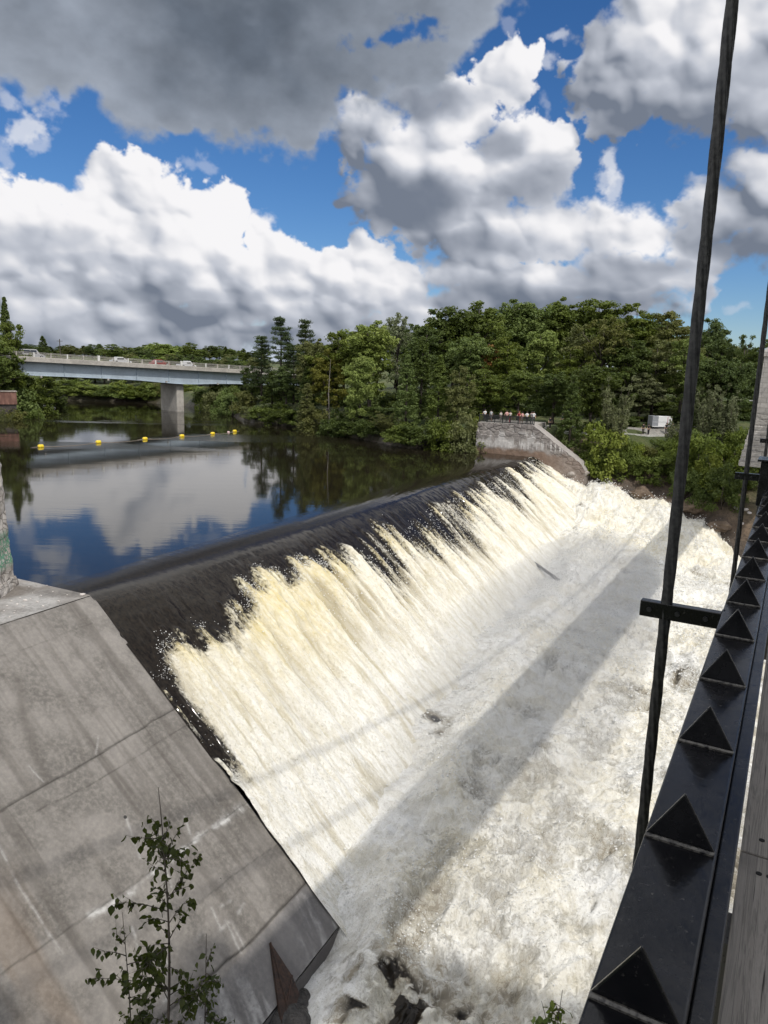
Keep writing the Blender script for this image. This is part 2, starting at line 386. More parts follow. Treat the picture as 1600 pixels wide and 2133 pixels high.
# ------------------------------------------------------------------ river levels and terrain
_ZL = np.array([  # s, d, z of the lower river's mean surface
 (-14,14,-14.2),(-8,18,-13.9),(-4,16,-13.9),(-1.2,14.6,-13.5),(-2,21,-13.0),(.9,12.4,-11.1),(1.0,14.2,-12.1),(3.5,13.2,-11.1),(3.5,16.5,-12.0),(-.8,15,-13.7),(8,11.5,-10.7),(8,18,-10.9),(15,10.6,-9.8),(15,17,-10.0),(15,24,-10.6),(28,9.5,-8.9),(28,16,-9.3),
 (33,24,-10.2),(42,9.8,-8.9),(42,17,-9.2),(55,8.6,-8.3),(55,16,-8.7),(64,8.0,-7.2),(66,17,-7.9),(74,6.2,-2.9),(70,8,-4.9),(74,11,-3.6),(77,18,-5.3),(70,17,-6.6),(77,23,-7.6),(70,24,-9.0),(73,28,-10.6),
 (60,26,-10.2),(50,34,-10.8),(20,34,-11.2),(-10,30,-12.6),(72,38,-11.2),(90,30,-10.),(-12,60,-12.5),(40,60,-11.6),(70,60,-11.6),(30,140,-12.2),(66,140,-12.2)], float)
def zlow(s, d):
    s = np.asarray(s, float); d = np.asarray(d, float); num = 0; den = 0
    for a, b, z in _ZL:
        w = 1/((s-a)**2+((d-b)*1.3)**2+.9)**1.6; num = num+w*z; den = den+w
    return num/den
def _sdp(s, d): p = SD(s, d); return (p[0], p[1])
P_UP = [_sdp(76, -.4), _sdp(76, -7.6), (8.5,109.5),(3.2,106.5),(-8.6,125.6),(-18.5,139.2),(-27.3,145.3),(-33,160),(-39,182),(-45.3,187),(-66,203),(-84,201),(-110,196),(-150,205),(-170,190),(-118,176),(-88,170),(-73,163),(-74,150),(-72,138),(-74,110),(-64,80),(-47,55),(-31,44),(-19.6,37.4),(-14.16,34.7),(18.4,100.6)]
P_LO = [(-14.16,34.7), _sdp(-.2, 6), _sdp(-.2, 14.0), _sdp(-2.2, 15.0), _sdp(-3.0,16.6), _sdp(-6.5,17.6), _sdp(-9,21), _sdp(-12,29), _sdp(2,38), _sdp(9,46), _sdp(10,70), _sdp(6,150), _sdp(66,150), _sdp(70,80), _sdp(72,40), _sdp(73.6,30), _sdp(75.6,26), _sdp(78.6,22), _sdp(79.4,18), _sdp(77.5,10), _sdp(75.4,7.6), _sdp(75.2,0)]
def dist_poly(x, y, P): return seg_dist(x, y, P+[P[0]])
def ground_z(x, y):
    x = np.asarray(x, float); y = np.asarray(y, float)
    s, d = (x-DA[0])*NS[0]+(y-DA[1])*NS[1], (x-DA[0])*ND[0]+(y-DA[1])*ND[1]
    iu = in_poly(x, y, P_UP); il = in_poly(x, y, P_LO)
    du = dist_poly(x, y, P_UP); dl = dist_poly(x, y, P_LO)
    n1 = fbm(x/9, y/9, 21, 4)-.5; n2 = fbm(x/2.2, y/2.2, 23, 4)-.5
    low = sstep(-2, 8, d); base = low*(zlow(np.clip(s, -14, 82), np.clip(d, 0, 120)))
    dist = np.where(low > .5, dl, np.minimum(du, dl))
    right = s > 30
    plateau = np.where(right, 3.6+.10*np.clip(dist-16, 0, 70), 4.2+.06*np.clip(dist-8, 0, 60))
    run = np.where(right, np.where(low > .5, 15.+4*sstep(10, 26, d), 6.), np.where(low > .5, 16., 6.))
    t = np.clip(dist/run, 0, 1)
    rise = np.where(low > .5, .16*sstep(0, .12, t)+.84*t**1.15, .25*sstep(0, .1, t)+.75*sstep(0, 1, t))
    z = base+(plateau-base)*rise + n1*1.2*sstep(0, 6, dist) + n2*.5*sstep(0, 2, dist)
    near = -13.9+1.45*np.clip(13.5-y, 0, 12.5)                        # the near bank under the footbridge
    wn = ((s < -.3) & (d > -3)).astype(float)
    z = np.where(wn > 0, np.where(x < 26, np.minimum(near, 4.6)+n2*.7, np.minimum(z, 3.5)), z)
    hills = 1.5*sstep(230, 420, y)
    z = z+np.where((y > 200) | (np.hypot(x, y) > 380), hills, 0)
    z = np.where(iu, -1.2-1.5*sstep(0, 8, du), z)
    z = np.where(il & ~iu, base-1.6, z)
    # ground under the slab, the dam and the far wall stays below them
    z = np.where((s < .5) & (d <= 0.2) & (s > -60) & (d > -16), np.minimum(z, -.6), z)
    return z
def gz(x, y): return float(ground_z(np.array([x]), np.array([y]))[0])
def hit(px, py, tmin=20., tmax=420.):
    """where the line of sight through a photo point meets the terrain"""
    d = ray(px, py); t = np.arange(tmin, tmax, .1); q = CAM+d*t[:, None]
    k = np.nonzero(q[:, 2] < ground_z(q[:, 0], q[:, 1]))[0]
    return q[k[0]] if len(k) else q[-1]
def make_ground():
    xs = np.concatenate([np.array([-4000, -2200, -1200, -700, -450, -330]), np.arange(-260, -90, 5.), np.arange(-90, 110, 1.1), np.arange(110, 240, 5.), np.array([300, 420, 700, 1200, 2200, 4000])])
    ys = np.concatenate([np.array([-3000, -1200, -500, -220, -120, -70]), np.arange(-50, 130, 1.1), np.arange(130, 260, 2.5), np.arange(260, 520, 9.), np.array([560, 640, 800, 1100, 1700, 2800, 5000])])
    X, Y = np.meshgrid(xs, ys, indexing='ij'); Z = ground_z(X, Y)
    s, d = (X-DA[0])*NS[0]+(Y-DA[1])*NS[1], (X-DA[0])*ND[0]+(Y-DA[1])*ND[1]
    lvl = sstep(-2, 8, d)*zlow(np.clip(s, -14, 82), np.clip(d, 0, 120))
    wet = sstep(3.5, .4, Z-lvl+1.2*(fbm(X/3, Y/3, 5, 3)-.5))*(np.hypot(X, Y) < 300)
    rocky = np.where(d > 4, sstep(7.0, 3.0, Z-lvl+3*(fbm(X/5, Y/5, 9, 3)-.5)), sstep(1.2, .3, Z))*(np.hypot(X, Y) < 300)
    m, nt, b = new_mat('bank_earth'); o = nt.obj()
    n = nt.noise(o, .35, 6.); nf = nt.noise(o, 3., 6., .6); nv = nt.noise(o, 1.1, 5.)
    grass = nt.mix(nt.rng(n, .35, .65), (.035, .055, .014), (.085, .095, .03)); grass = nt.mix(nt.rng(nf, .55, .75), grass, (.11, .09, .045))
    rock = nt.mix(nt.rng(nv, .3, .7), (.085, .06, .042), (.17, .12, .082)); rock = nt.mix(nt.rng(nf, .55, .7), rock, (.045, .036, .03))
    c = nt.mix(nt.attr('rocky'), grass, rock); c = nt.mix(nt.math('MULTIPLY', nt.attr('wet'), .75), c, (.022, .018, .015))
    layers = nt.noise(nt.n('ShaderNodeMapping', {0: o, 3: (.5, .5, 4.)}), .8, 5.)
    setb(nt, b, color=c, rough=nt.rng(nt.attr('wet'), 0, 1, .95, .5), normal=nt.bump(nt.math('ADD', nf, layers), .7, .35))
    return struct(grid_obj('ground', np.stack([X, Y, Z], -1), m, {'wet': wet, 'rocky': rocky}))
make_ground()

# ------------------------------------------------------------------ upstream river
def make_river():
    m, nt, b = new_mat('river_water'); o = nt.geo(0)
    mp = nt.n('ShaderNodeMapping', {0: o, 2: (0, 0, .45), 3: (.28, 1.1, 1)})
    n1 = nt.noise(mp, .55, 4., .5, .3); n2 = nt.noise(mp, 3.2, 3., .5)
    # wind lanes: broad rougher strips on calm water
    lane = nt.noise(nt.n('ShaderNodeMapping', {0: o, 2: (0, 0, .12), 3: (.018, .085, 1)}), 1., 3., .5, .6)
    far = nt.rng(nt.n('ShaderNodeSeparateXYZ', {0: o}, 1), 84., 112., 0., 1.)
    ln = nt.math('MULTIPLY', nt.rng(lane, .52, .60), far)
    h = nt.math('ADD', nt.math('MULTIPLY', n1, .55), nt.math('MULTIPLY', n2, nt.rng(ln, 0, 1, .10, .40, False)))
    setb(nt, b, color=(.012, .010, .006), rough=nt.rng(ln, 0, 1, .045, .16, False), ior=1.333, normal=nt.bump(h, nt.rng(ln, 0, 1, .035, .08, False), .25), spec=.5)
    # tessellated sheet up to d = -3 of the crest
    ss = np.concatenate([np.array([-400, -150, -60, -20, -6]), np.arange(-.6, 77.2, .8), np.array([90, 110, 150, 260])])
    ds = np.concatenate([np.array([-3.0, -4, -6, -9, -14, -22]), np.arange(-32, -260, -10.)])
    S, D = np.meshgrid(ss, ds, indexing='ij')
    P = DA+S[..., None]*NS+D[..., None]*ND
    struct(grid_obj('river', P, m, flip=True))
    return m
RIVER = make_river()

# ------------------------------------------------------------------ spillway: water sliding over the dam, breaking white
def crest_profile():
    pts = [(-3.0, 0), (-2.2, -.005), (-1.4, -.04), (-.7, -.13), (0, -.30), (.8, -.68), (1.7, -1.28), (3, -2.30), (4.5, -3.62), (6.2, -5.15), (8.3, -7.05), (10.3, -8.85), (12.4, -10.75), (14.6, -12.7), (16, -13.9)]
    d = np.array([p[0] for p in pts]); z = np.array([p[1] for p in pts]); return d, z
_pd, _pz = crest_profile()
def prof(d):
    # smooth interpolation (Catmull-Rom on the table)
    d = np.asarray(d, float); i = np.clip(np.searchsorted(_pd, d)-1, 0, len(_pd)-2)
    m = np.gradient(_pz, _pd); h = _pd[i+1]-_pd[i]; t = np.clip((d-_pd[i])/h, 0, 1)
    return (2*t**3-3*t**2+1)*_pz[i]+(t**3-2*t**2+t)*h*m[i]+(-2*t**3+3*t**2)*_pz[i+1]+(t**3-t**2)*h*m[i+1]
TOE_S = [-2, 0, 8, 15, 28, 42, 55, 64, 70, 75, 80]; TOE_D = [12.8, 12.2, 11.5, 10.8, 9.8, 9.9, 9.2, 8.2, 6.6, 4.6, 4.4]
def foam_mat(name, flow):
    m, nt, b = new_mat(name)
    uv = nt.n('ShaderNodeCombineXYZ', {0: nt.attr('flow_s'), 1: nt.attr('flow_d')})
    foam = nt.attr('foam'); tint = nt.attr('tint')
    if flow:
        st = nt.noise(nt.n('ShaderNodeMapping', {0: uv, 3: (1.5, .20, 1)}), 1.0, 5., .58, .25)
        gr = nt.noise(nt.n('ShaderNodeMapping', {0: uv, 3: (6.5, 4.6, 1)}), 1.0, 7., .70, .6)
        g2 = nt.noise(nt.n('ShaderNodeMapping', {0: uv, 3: (3.2, 1.0, 1)}), 1.0, 4., .6, .8)
    else:
        st = nt.noise(uv, .55, 6., .6, .8); gr = nt.noise(nt.n('ShaderNodeMapping', {0: uv, 3: (2.9, 3.6, 1)}), 1.0, 8., .74, 1.3)
        g2 = nt.noise(uv, 1.15, 5., .6, 1.0)
    ridge = lambda v, k=2.4: nt.math('SUBTRACT', 1., nt.math('ABSOLUTE', nt.math('MULTIPLY_ADD', v, 2*k, -k)))
    if flow:
        l1 = nt.noise(nt.n('ShaderNodeMapping', {0: uv, 3: (4.2, 2.4, 1)}), 1.0, 4., .6, .9); l2 = nt.noise(nt.n('ShaderNodeMapping', {0: uv, 3: (12., 8., 1)}), 1.0, 3., .6, .9)
    else:
        l1 = nt.noise(nt.n('ShaderNodeMapping', {0: uv, 3: (1.7, 2.1, 1)}), 1.0, 5., .62, 1.5); l2 = nt.noise(nt.n('ShaderNodeMapping', {0: uv, 3: (5.2, 6.2, 1)}), 1.0, 4., .62, 1.2)
    fk = nt.noise(nt.n('ShaderNodeMapping', {0: uv, 3: (12., 9. if flow else 13., 1)}), 1.0, 3., .6, .8)
    k = nt.math('ADD', foam, nt.math('ADD', nt.math('MULTIPLY', nt.math('SUBTRACT', gr, .5), 1.6), nt.math('MULTIPLY', nt.math('SUBTRACT', st, .5), .55 if flow else .6)))
    f = nt.rng(k, .22, .74)
    dark = nt.mix(nt.rng(gr, .3, .7), (.006, .005, .004), (.022, .017, .012))
    if not flow: dark = nt.mix(nt.rng(foam, .12, .38), dark, (.22, .195, .15))
    fil = nt.math('MAXIMUM', nt.rng(ridge(l1), .15, .85), nt.math('MULTIPLY', nt.rng(ridge(l2), .2, .85), .85))
    cover = nt.math('ADD', nt.math('MULTIPLY', fil, .62), nt.rng(g2, .36, .66, 0., .62))
    lo_, hi_ = ((.56, .52, .41), (.80, .785, .735)) if flow else ((.53, .505, .44), (.82, .815, .79))
    w0 = nt.mix(nt.math('MINIMUM', cover, 1.), lo_, hi_)
    w0 = nt.mix(nt.rng(fk, .45, .34, 0., .42), w0, (.36, .335, .27)); w0 = nt.mix(nt.rng(fk, .60, .70, 0., .8), w0, (.86, .855, .84))
    w0 = nt.mix(nt.rng(st, .48, .33, 0., .60 if flow else .35), w0, (.43, .375, .25) if flow else (.40, .37, .29))
    tcol = nt.mix(nt.rng(g2, .35, .7), (.68, .56, .26), (.77, .70, .49))
    w0 = nt.mix(nt.math('MULTIPLY', tint, nt.rng(gr, .25, .75, 1., .55)), w0, tcol)
    if flow: w0 = nt.mix(nt.math('MULTIPLY', nt.attr('rope'), .72), w0, (.30, .245, .14))  # tan water between ropes; also carries their relief shading in the colour
    c = nt.mix(f, dark, w0)
    hb = nt.math('ADD', nt.math('MULTIPLY', gr, 1.), nt.math('MULTIPLY_ADD', g2, .8, nt.math('MULTIPLY', fk, .5)))
    sm = nt.noise(nt.n('ShaderNodeMapping', {0: uv, 3: (1.4, .5, 1)}), 1.0, 4., .55, .5)
    nrm = nt.bump(nt.mix(f, nt.math('MULTIPLY', sm, .35), hb), nt.rng(f, 0, 1, .16 if flow else .25, .85, False), .16)
    setb(nt, b, color=c, rough=nt.rng(f, 0, 1, .09 if flow else .16, .75, False), ior=1.333, spec=nt.rng(f, 0, 1, .30, .15, False), normal=nrm)
    return m
def make_falls():
    ss = np.arange(-.15, 76.0, .075); ds = np.concatenate([np.arange(-3., 0, .12), np.arange(0, 15.4, .065)])
    S, D = np.meshgrid(ss, ds, indexing='ij')
    Z = prof(D)
    # right end: shallower chute onto the rock ledge
    fl = sstep(60, 74, S); Z = Z*(1-fl)+fl*np.maximum(Z, -.02-.62*np.clip(D-1.2, 0, 99))
    Z = Z-(.25*sstep(4, 0, S))*sstep(-1, 2, D)
    # where the sheet breaks
    on = np.interp(S, [-.2, .8, 1.3, 3, 5, 6.4, 7.4, 9, 12, 13.2, 15, 16.5, 18.5, 21, 24, 26, 26.8, 27.8, 29, 33, 38, 45, 52, 60, 76], [3.6, 3.4, 2.5, 2.9, 3.0, 3.5, 2.5, 2.0, 1.5, 2.1, 1.15, 2.0, 1.9, 2.6, 2.5, 2.3, 1.0, 1.0, 2.2, 2.6, 2.0, 1.5, 1.6, 1.2, 1.2])
    on = on+.55*(fbm(S/1.3, S*0, 3, 3)-.5)*2+.9*(fbm(S/.55, D/1.1, 9, 4)-.5)
    rope = fbm(S/.85+.5*fbm(S/6, D/9, 61, 2), D/7.0, 31, 4)          # long ropes down the slope
    fine = fbm(S/.28, D/1.6, 35, 4)
    wdt = 1.5+2.2*sstep(17, 24, S)+1.2*sstep(30, 40, S)-.8*sstep(52, 66, S)
    lump = fbm(S/.75, D/.95, 15, 4)
    foam = (D-on)/wdt+(.8+1.9*sstep(14, 20, S))*(rope-.5)*sstep(6.8, 1.0, D-on)*sstep(-1.2, .3, D-on)+1.5*(lump-.5)*sstep(2.2, 0., np.abs(D-on))*sstep(22, 14, S)
    foam = np.clip(foam, -.35, 1.05)
    gc = .10+.055*D; gap = np.exp(-(np.clip(S-gc, 0, 9)/(.24+.022*D))**2)*sstep(2.5, 3.5, D)*sstep(9.4, 7.0, D+.8*(fbm(S/.4, D/.6, 16, 3)-.5)); foam = foam-1.35*gap*(.75+.5*fbm(S/.5, D/1.2, 13, 3))
    edge = np.exp(-((S+.02)/.16)**2)*sstep(3, 4, D); foam = foam+.7*edge*sstep(.45, .62, fbm(D/.5, S*0, 14, 3))
    tint = np.clip(np.exp(-((D-on)/1.5)**2)*sstep(.42, .62, fbm(S/2.3, D/9, 41, 3))*1.3+.55*np.exp(-((S-11)/5)**2)*sstep(9, 3, D)+.9*np.exp(-((S-2.4)/.5)**2)*np.exp(-((D-on-.7)/1.2)**2)+.8*np.exp(-((S-27.4)/1.0)**2)*np.exp(-((D-1.8)/1.5)**2)+.34*sstep(11, 4, D), 0, 1)
    fm = np.clip(foam, 0, 1)
    bulge = fm*(1.0*(rope-.42)+.30*(billow(S/.55, D/1.3, 51, 4)-.5)+.12*(fine-.5))*sstep(14., 10, D)+.16*fm
    slope = (1-fm)*sstep(-1, 1, D)*(.06*(fbm(S/.7, D/1.8, 55, 4)-.5)+.05*(fbm(S/2.2, D/1.2, 57, 3)-.5))
    off = bulge+slope
    P = DA+S[..., None]*NS+(D+off*.65)[..., None]*ND; P[..., 2] = Z+off*.75
    m = foam_mat('falling_water', True)
    global FAL; FAL = (P, D-on, S, D)
    struct(grid_obj('waterfall', P, m, {'rope': np.clip((.50-rope)*5.5+(.5-fine)*1.2, 0, 1)*sstep(-.2, .8, D-on)*sstep(8.5, 2.0, D-on)*(.55+.45*sstep(8, 14, S)), 'foam': foam*.9+.05, 'tint': tint, 'flow_s': S, 'flow_d': D}))
make_falls()

# ------------------------------------------------------------------ rapids below the dam
def make_rapids():
    ss = np.concatenate([np.arange(-16, 30, .085), np.arange(30, 60, .12), np.arange(60, 84, .14)]); ds = np.concatenate([np.arange(3.2, 28, .085), np.arange(28, 60, .3), np.array([64, 70, 80, 100, 150])])
    S, D = np.meshgrid(ss, ds, indexing='ij')
    base = zlow(S, D); toe = np.interp(S, TOE_S, TOE_D)
    t = D-toe
    wS, wD = S+1.6*(fbm(S/4, D/4, 71, 3)-.5)*2, D+1.6*(fbm(S/4, D/4, 73, 3)-.5)*2
    big = billow(wS/5.0, wD/3.6, 81, 4, .52)-.5; med = billow(wS/1.7, wD/1.3, 83, 4, .55)-.5; sml = fbm(wS/.5, wD/.42, 85, 4, .6)-.5
    amp = sstep(-1.5, 4, t)
    heap = sstep(56, 66, S)*sstep(84, 76, S+.0*D)
    calm = sstep(4.5, 0, np.abs(t-1.2))*sstep(64, 50, S)
    Z = base+amp*(1-.55*calm)*(.85*big*(1+.8*heap)+.62*med*(1+.5*heap))+(.42+.10*heap)*sml*sstep(-2, 1, t)*(1-.4*calm)
    # standing wave where the thrown water lands
    Z = Z+(.80+.5*sstep(14, 5, S))*np.exp(-((t-3.8-1.2*(fbm(S/5, S*0, 19, 2)-.5))/1.3)**2)*(1-heap)*(.4+.9*fbm(S/3, D/3, 91, 3))
    # rest below the falling sheet before the toe
    fall = prof(D); fl = sstep(60, 74, S); fall = fall*(1-fl)+fl*np.maximum(fall, -.02-.62*np.clip(D-1.2, 0, 99))
    Z = np.where(t < 0, np.minimum(Z, fall-.25+.30*sstep(-1.6, 0, t)), Z)
    nz = fbm(S/2.4, D/2.4, 95, 5, .55)
    foam = .80+.85*(nz-.5)+.45*med+.10*sml; foam = np.maximum(foam, .46)
    def hole(s0, d0, rs, rd, g, ang=0.):
        u = (wS-s0)*math.cos(ang)+(wD-d0)*math.sin(ang); v = -(wS-s0)*math.sin(ang)+(wD-d0)*math.cos(ang)
        return g*np.exp(-((u/rs)**2+(v/rd)**2))
    foam = foam-hole(15.6, 11.4, .8, 1.7, 1.25, .3)-hole(14.0, 13.4, .9, 1.1, .75)                      # dark trough under the fall
    foam = foam-(hole(-4.2, 18.2, 3.2, 2.6, .62)+hole(-5, 21.0, 4., 2.4, .40))*np.clip(.1+1.9*sstep(.36, .66, fbm(wS/.55, wD/.55, 97, 4)), 0, 1.5)-hole(-2.2, 15.3, .9, .8, .7)   # dark slick by the rocks
    foam = foam-hole(30.5, 24.6, 1.6, .9, .8)-hole(26, 23, 1.4, 1.2, .5)-hole(68.5, 8.4, .9, 1.2, 1.0)-hole(65, 9.0, .7, 1.0, 1.0)-hole(62, 24.5, 4, 1.2, .45)
    foam = foam-.20*sstep(25, 31, D)*sstep(0, 10, S)-.10*sstep(26, 8, S)*sstep(15, 20, D)  # second term: dimmer light on the near water put into its colour
    foam = foam+.5*calm+.25*heap-.22*np.exp(-((t-5.0)/.9)**2)*sstep(12, 4, S)
    tint = np.clip(.30+.5*np.exp(-((t-5.0)/1.0)**2)*sstep(14, 4, S)+1.1*(fbm(S/3.1, D/3.1, 99, 4)-.48)+.30*heap-.3*calm, 0, .8)
    P = DA+S[..., None]*NS+D[..., None]*ND; P[..., 2] = Z
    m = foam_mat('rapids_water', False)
    global RAP; RAP = (S, D, Z, big+.7*med, foam, t)
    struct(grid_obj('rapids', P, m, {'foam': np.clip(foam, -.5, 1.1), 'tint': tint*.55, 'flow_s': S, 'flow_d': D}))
make_rapids()

# ------------------------------------------------------------------ fine spray hanging over the foot of the falls
def make_spray():
    m = bpy.data.materials.new('spray_air'); m.use_nodes = True; t = m.node_tree; t.nodes.clear()
    v = t.nodes.new('ShaderNodeVolumePrincipled'); v.inputs['Color'].default_value = (.97, .98, 1, 1); v.inputs['Density'].default_value = .058; v.inputs['Anisotropy'].default_value = .25
    o_ = t.nodes.new('ShaderNodeOutputMaterial'); t.links.new(v.outputs[0], o_.inputs['Volume'])
    ns, na = 40, 28; V = []
    for i in range(ns+1):
        u = i/ns; s = .6+62*u; k = math.sin(math.pi*min(max(u, .002), .998))**.42
        toe = float(np.interp(s, TOE_S, TOE_D)); zc = float(zlow(s, toe+4.5))+.6
        for j in range(na):
            a = 2*math.pi*j/na; V.append(SD(s, toe+4.6+9.0*k*math.cos(a)+1.5*math.sin(a), zc+3.6*k*math.sin(a)))
    Fc = [(i*na+j, i*na+(j+1) % na, (i+1)*na+(j+1) % na, (i+1)*na+j) for i in range(ns) for j in range(na)]+[tuple(range(na-1, -1, -1)), tuple(range(ns*na, (ns+1)*na))]
    mb = MB(); mb.add(V, Fc); o = mb.build('spray_mist', m, smooth=True); o['kind'] = 'stuff'
make_spray()

# ------------------------------------------------------------------ flung drops and flecks of foam over the white water
def make_drops():
    r = np.random.default_rng(3); m = simple('flung_water', (.74, .735, .71), .55, var=.05)
    S, D, Z, pk, foam, t = RAP
    w = np.clip(pk-.02, 0, None)**1.3*(t > -.3)*(D < 28)*(S > -1)*(foam > .3)*(1+.8*np.exp(-((t-3.5)/2)**2))
    w = w*np.where(S < 30, .5, 1)  # finer spacing of the near grid
    i = r.choice(w.size, 26000, p=(w/w.sum()).ravel())
    hgt = np.abs(r.normal(size=i.size))**1.4*.20
    C1 = DA+S.ravel()[i, None]*NS+D.ravel()[i, None]*ND; C1[:, 2] = Z.ravel()[i]+hgt; C1[:, :2] += r.normal(size=(i.size, 2))*.10
    P, od, S2, D2 = FAL
    w2 = np.exp(-((od-.45)/.34)**2)*(D2 > .5)*(S2 < 74)*np.where(S2 < 18, 1.3, .35)*sstep(.45, .65, fbm(S2/.9, D2/.9, 18, 3))+.10*(od > .7)*(D2 < 12)
    j = r.choice(w2.size, 11000, p=(w2/w2.sum()).ravel())
    C2 = P.reshape(-1, 3)[j]+(ND*.7+np.array([0, 0, .7]))*(np.abs(r.normal(size=j.size))**1.5*.13)[:, None]+r.normal(size=(j.size, 3))*.05
    C = np.concatenate([C1, C2]); n = len(C)
    dist = np.linalg.norm(C-CAM, axis=1)
    R = r.uniform(.010, .034, n)*np.clip(dist/34., .7, 1.6)*np.where(r.random(n) < .05, 1.6, 1)*np.where(np.arange(n) >= len(C1), .62, 1.)
    O = np.array([(1, 0, 0), (-1, 0, 0), (0, 1, 0), (0, -1, 0), (0, 0, 1), (0, 0, -1)], float)
    st = 1+r.random((n, 1, 3))*np.array([.8, .8, .5])
    V = C[:, None]+O[None]*R[:, None, None]*st
    T = np.array([(0, 2, 4), (2, 1, 4), (1, 3, 4), (3, 0, 4), (2, 0, 5), (1, 2, 5), (3, 1, 5), (0, 3, 5)])
    F_ = (T[None]+(np.arange(n)*6)[:, None, None]).reshape(-1, 3)
    o = fast_mesh('spray_drops', V.reshape(-1, 3), F_, m); o['kind'] = 'stuff'
make_drops()

# ------------------------------------------------------------------ concrete dam wing on the near left
WSL = 12.657/14.29                       # fall of its sloping face
FN = np.array([ND[0]*WSL, ND[1]*WSL, 1.0])
def face_sd(px, py):
    return to_sd(atplane(px, py, DA, FN))
def make_wing():
    root = thing('dam_wing', 'massive grey concrete dam wing sloping down beside the waterfall', 'dam', SD(-6, 7, -6))
    inv = np.array(SD(-6, 7, -6))
    ss = np.concatenate([np.arange(-40, -14, .4), np.arange(-14, .001, .045)]); ds = np.arange(0, 14.301, .045)
    S, D = np.meshgrid(ss, ds, indexing='ij')
    Z = .06-WSL*D + .03*(fbm(S/1.4, D/1.4, 3, 4)-.5)+.012*(fbm(S/.2, D/.2, 4, 3)-.5)
    # pour joints: shallow grooves and steps
    dark = np.zeros_like(S); white = np.zeros_like(S); rust = np.zeros_like(S)
    def line(pts, w, amp, arr, wob=.06, sd=1):
        P = [face_sd(*p) for p in pts]
        dd = seg_dist(S+wob*(fbm(S*1.3, D*1.3, sd, 4)-.5)*2, D+wob*(fbm(S*1.3, D*1.3, sd+5, 4)-.5)*2, P)
        m = amp*np.exp(-(dd/w)**2); np.maximum(arr, m, out=arr); return m
    j1 = line([(372, 1472), (180, 1590), (0, 1692), (-300, 1860)], .035, .9, dark, .05)
    j2 = line([(400, 1505), (200, 1632), (60, 1700)], .02, .5, dark, .04, 8)
    j3 = line([(520, 1668), (340, 1800), (190, 1905), (0, 2035)], .03, .55, dark, .04, 12)
    j4 = line([(640, 1838), (520, 1965), (430, 2040), (0, 2123+300)], .045, 1., dark, .03, 17)
    line([(192, 1300), (90, 1340), (0, 1372)], .02, .35, dark, .03, 19)
    line([(580, 1760), (480, 1830), (420, 1880)], .02, .4, dark, .03, 22)
    Z = Z-.03*np.minimum(1, j1+j4)-.015*np.minimum(1, j2+j3)
    # lime bloom along joints and below the drain holes
    brk = fbm(S*1.1, D*3, 27, 4)
    line([(500, 1690), (440, 1730), (340, 1808), (250, 1880), (190, 1915)], .09, .95, white, .12, 31); white *= sstep(.42, .62, brk+.08)
    line([(515, 1675), (470, 1706)], .16, .5, white, .1, 33)
    for a in ([(262, 1706), (275, 1745), (292, 1790)], [(330, 1768), (345, 1805), (358, 1850)], [(442, 1895), (455, 1925), (462, 1940)], [(205, 1535), (203, 1550), (200, 1572)], [(385, 1705), (395, 1740)],
              [(470, 1920), (485, 1950), (500, 1985)], [(455, 1945), (480, 1920), (510, 1975)], [(0, 1765), (30, 1830), (60, 1880), (135, 1995)], [(50, 1860), (85, 1920), (125, 1990)], [(275, 1935), (290, 1985)], [(330, 1975), (350, 2010)],
              [(60, 1600), (90, 1630)], [(460, 1890), (480, 1878)], [(495, 1905), (510, 1885)], [(405, 1965), (425, 1945)], [(340, 2090), (380, 2050)]):
        line(a, .05 if a[0][0] not in (205, 60) else .03, .46, white, .05, 40+a[0][0])
    white *= .25+.75*sstep(.34, .60, fbm(S*4, D*2.2, 28, 4))
    white = np.maximum(white, .55*sstep(.45, .75, fbm(S*.7, D*.7, 51, 5))*sstep(-.4, .6, D-12.5)*sstep(.35, .6, fbm(S*2.5+D, D*.6, 53, 4)))
    # run-off streaks straight down the slope
    st = fbm(S*1.5, D*.12, 61, 4); st2 = fbm(S*5, D*.3, 63, 4)
    streak = .75*sstep(.48, .74, st)+.5*sstep(.5, .75, st2)*sstep(.35, .6, fbm(S*.4, D*.3, 65, 3))
    line([(35, 1420), (70, 1560), (95, 1625)], .25, .75, streak, .2, 66); line([(120, 1440), (190, 1620)], .10, .5, streak, .1, 67); line([(200, 1300), (245, 1500)], .12, .35, streak, .2, 68)
    streak = np.maximum(streak, .7*sstep(.5, .7, fbm(S*1.2, D*.8, 69, 4))*sstep(10.6, 12.4, D)*sstep(12.7, 12.5, D))
    rust = .45*sstep(.5, .75, fbm(S*.9, D*.2, 71, 3))*sstep(-9.0, -10.5, S)*sstep(6, 8, D)
    low = sstep(-.05, .1, D-12.58-.1*(fbm(S*.8, S*0, 6, 2)-.5))
    P = (DA+S[..., None]*NS+D[..., None]*ND); P[..., 2] = Z
    P = P-(sstep(-.5, 0, S)*np.clip(.06*(fbm(D*2.2, S*0, 91, 4)-.35)+.09*sstep(.66, .78, fbm(D*1.1, S*0, 93, 3)), 0, 1))[..., None]*NS
    P = P-inv
    m, nt, b = new_mat('weathered_concrete'); o = nt.obj()
    n = nt.noise(o, .5, 6., .6); nf = nt.noise(o, 6., 7., .65); ng = nt.noise(o, 45., 4., .6)
    c = nt.mix(nt.rng(n, .32, .68), (.115, .107, .098), (.215, .20, .185)); c = nt.mix(nt.rng(nf, .35, .75, 0., .55), c, (.29, .268, .24)); c = nt.mix(nt.rng(ng, .6, .75, 0., .4), c, (.07, .06, .05))
    c = nt.mix(nt.math('MULTIPLY', nt.attr('streak'), .62), c, (.075, .066, .058))
    c = nt.mix(nt.math('MULTIPLY', nt.attr('low'), .45), c, (.11, .11, .12))
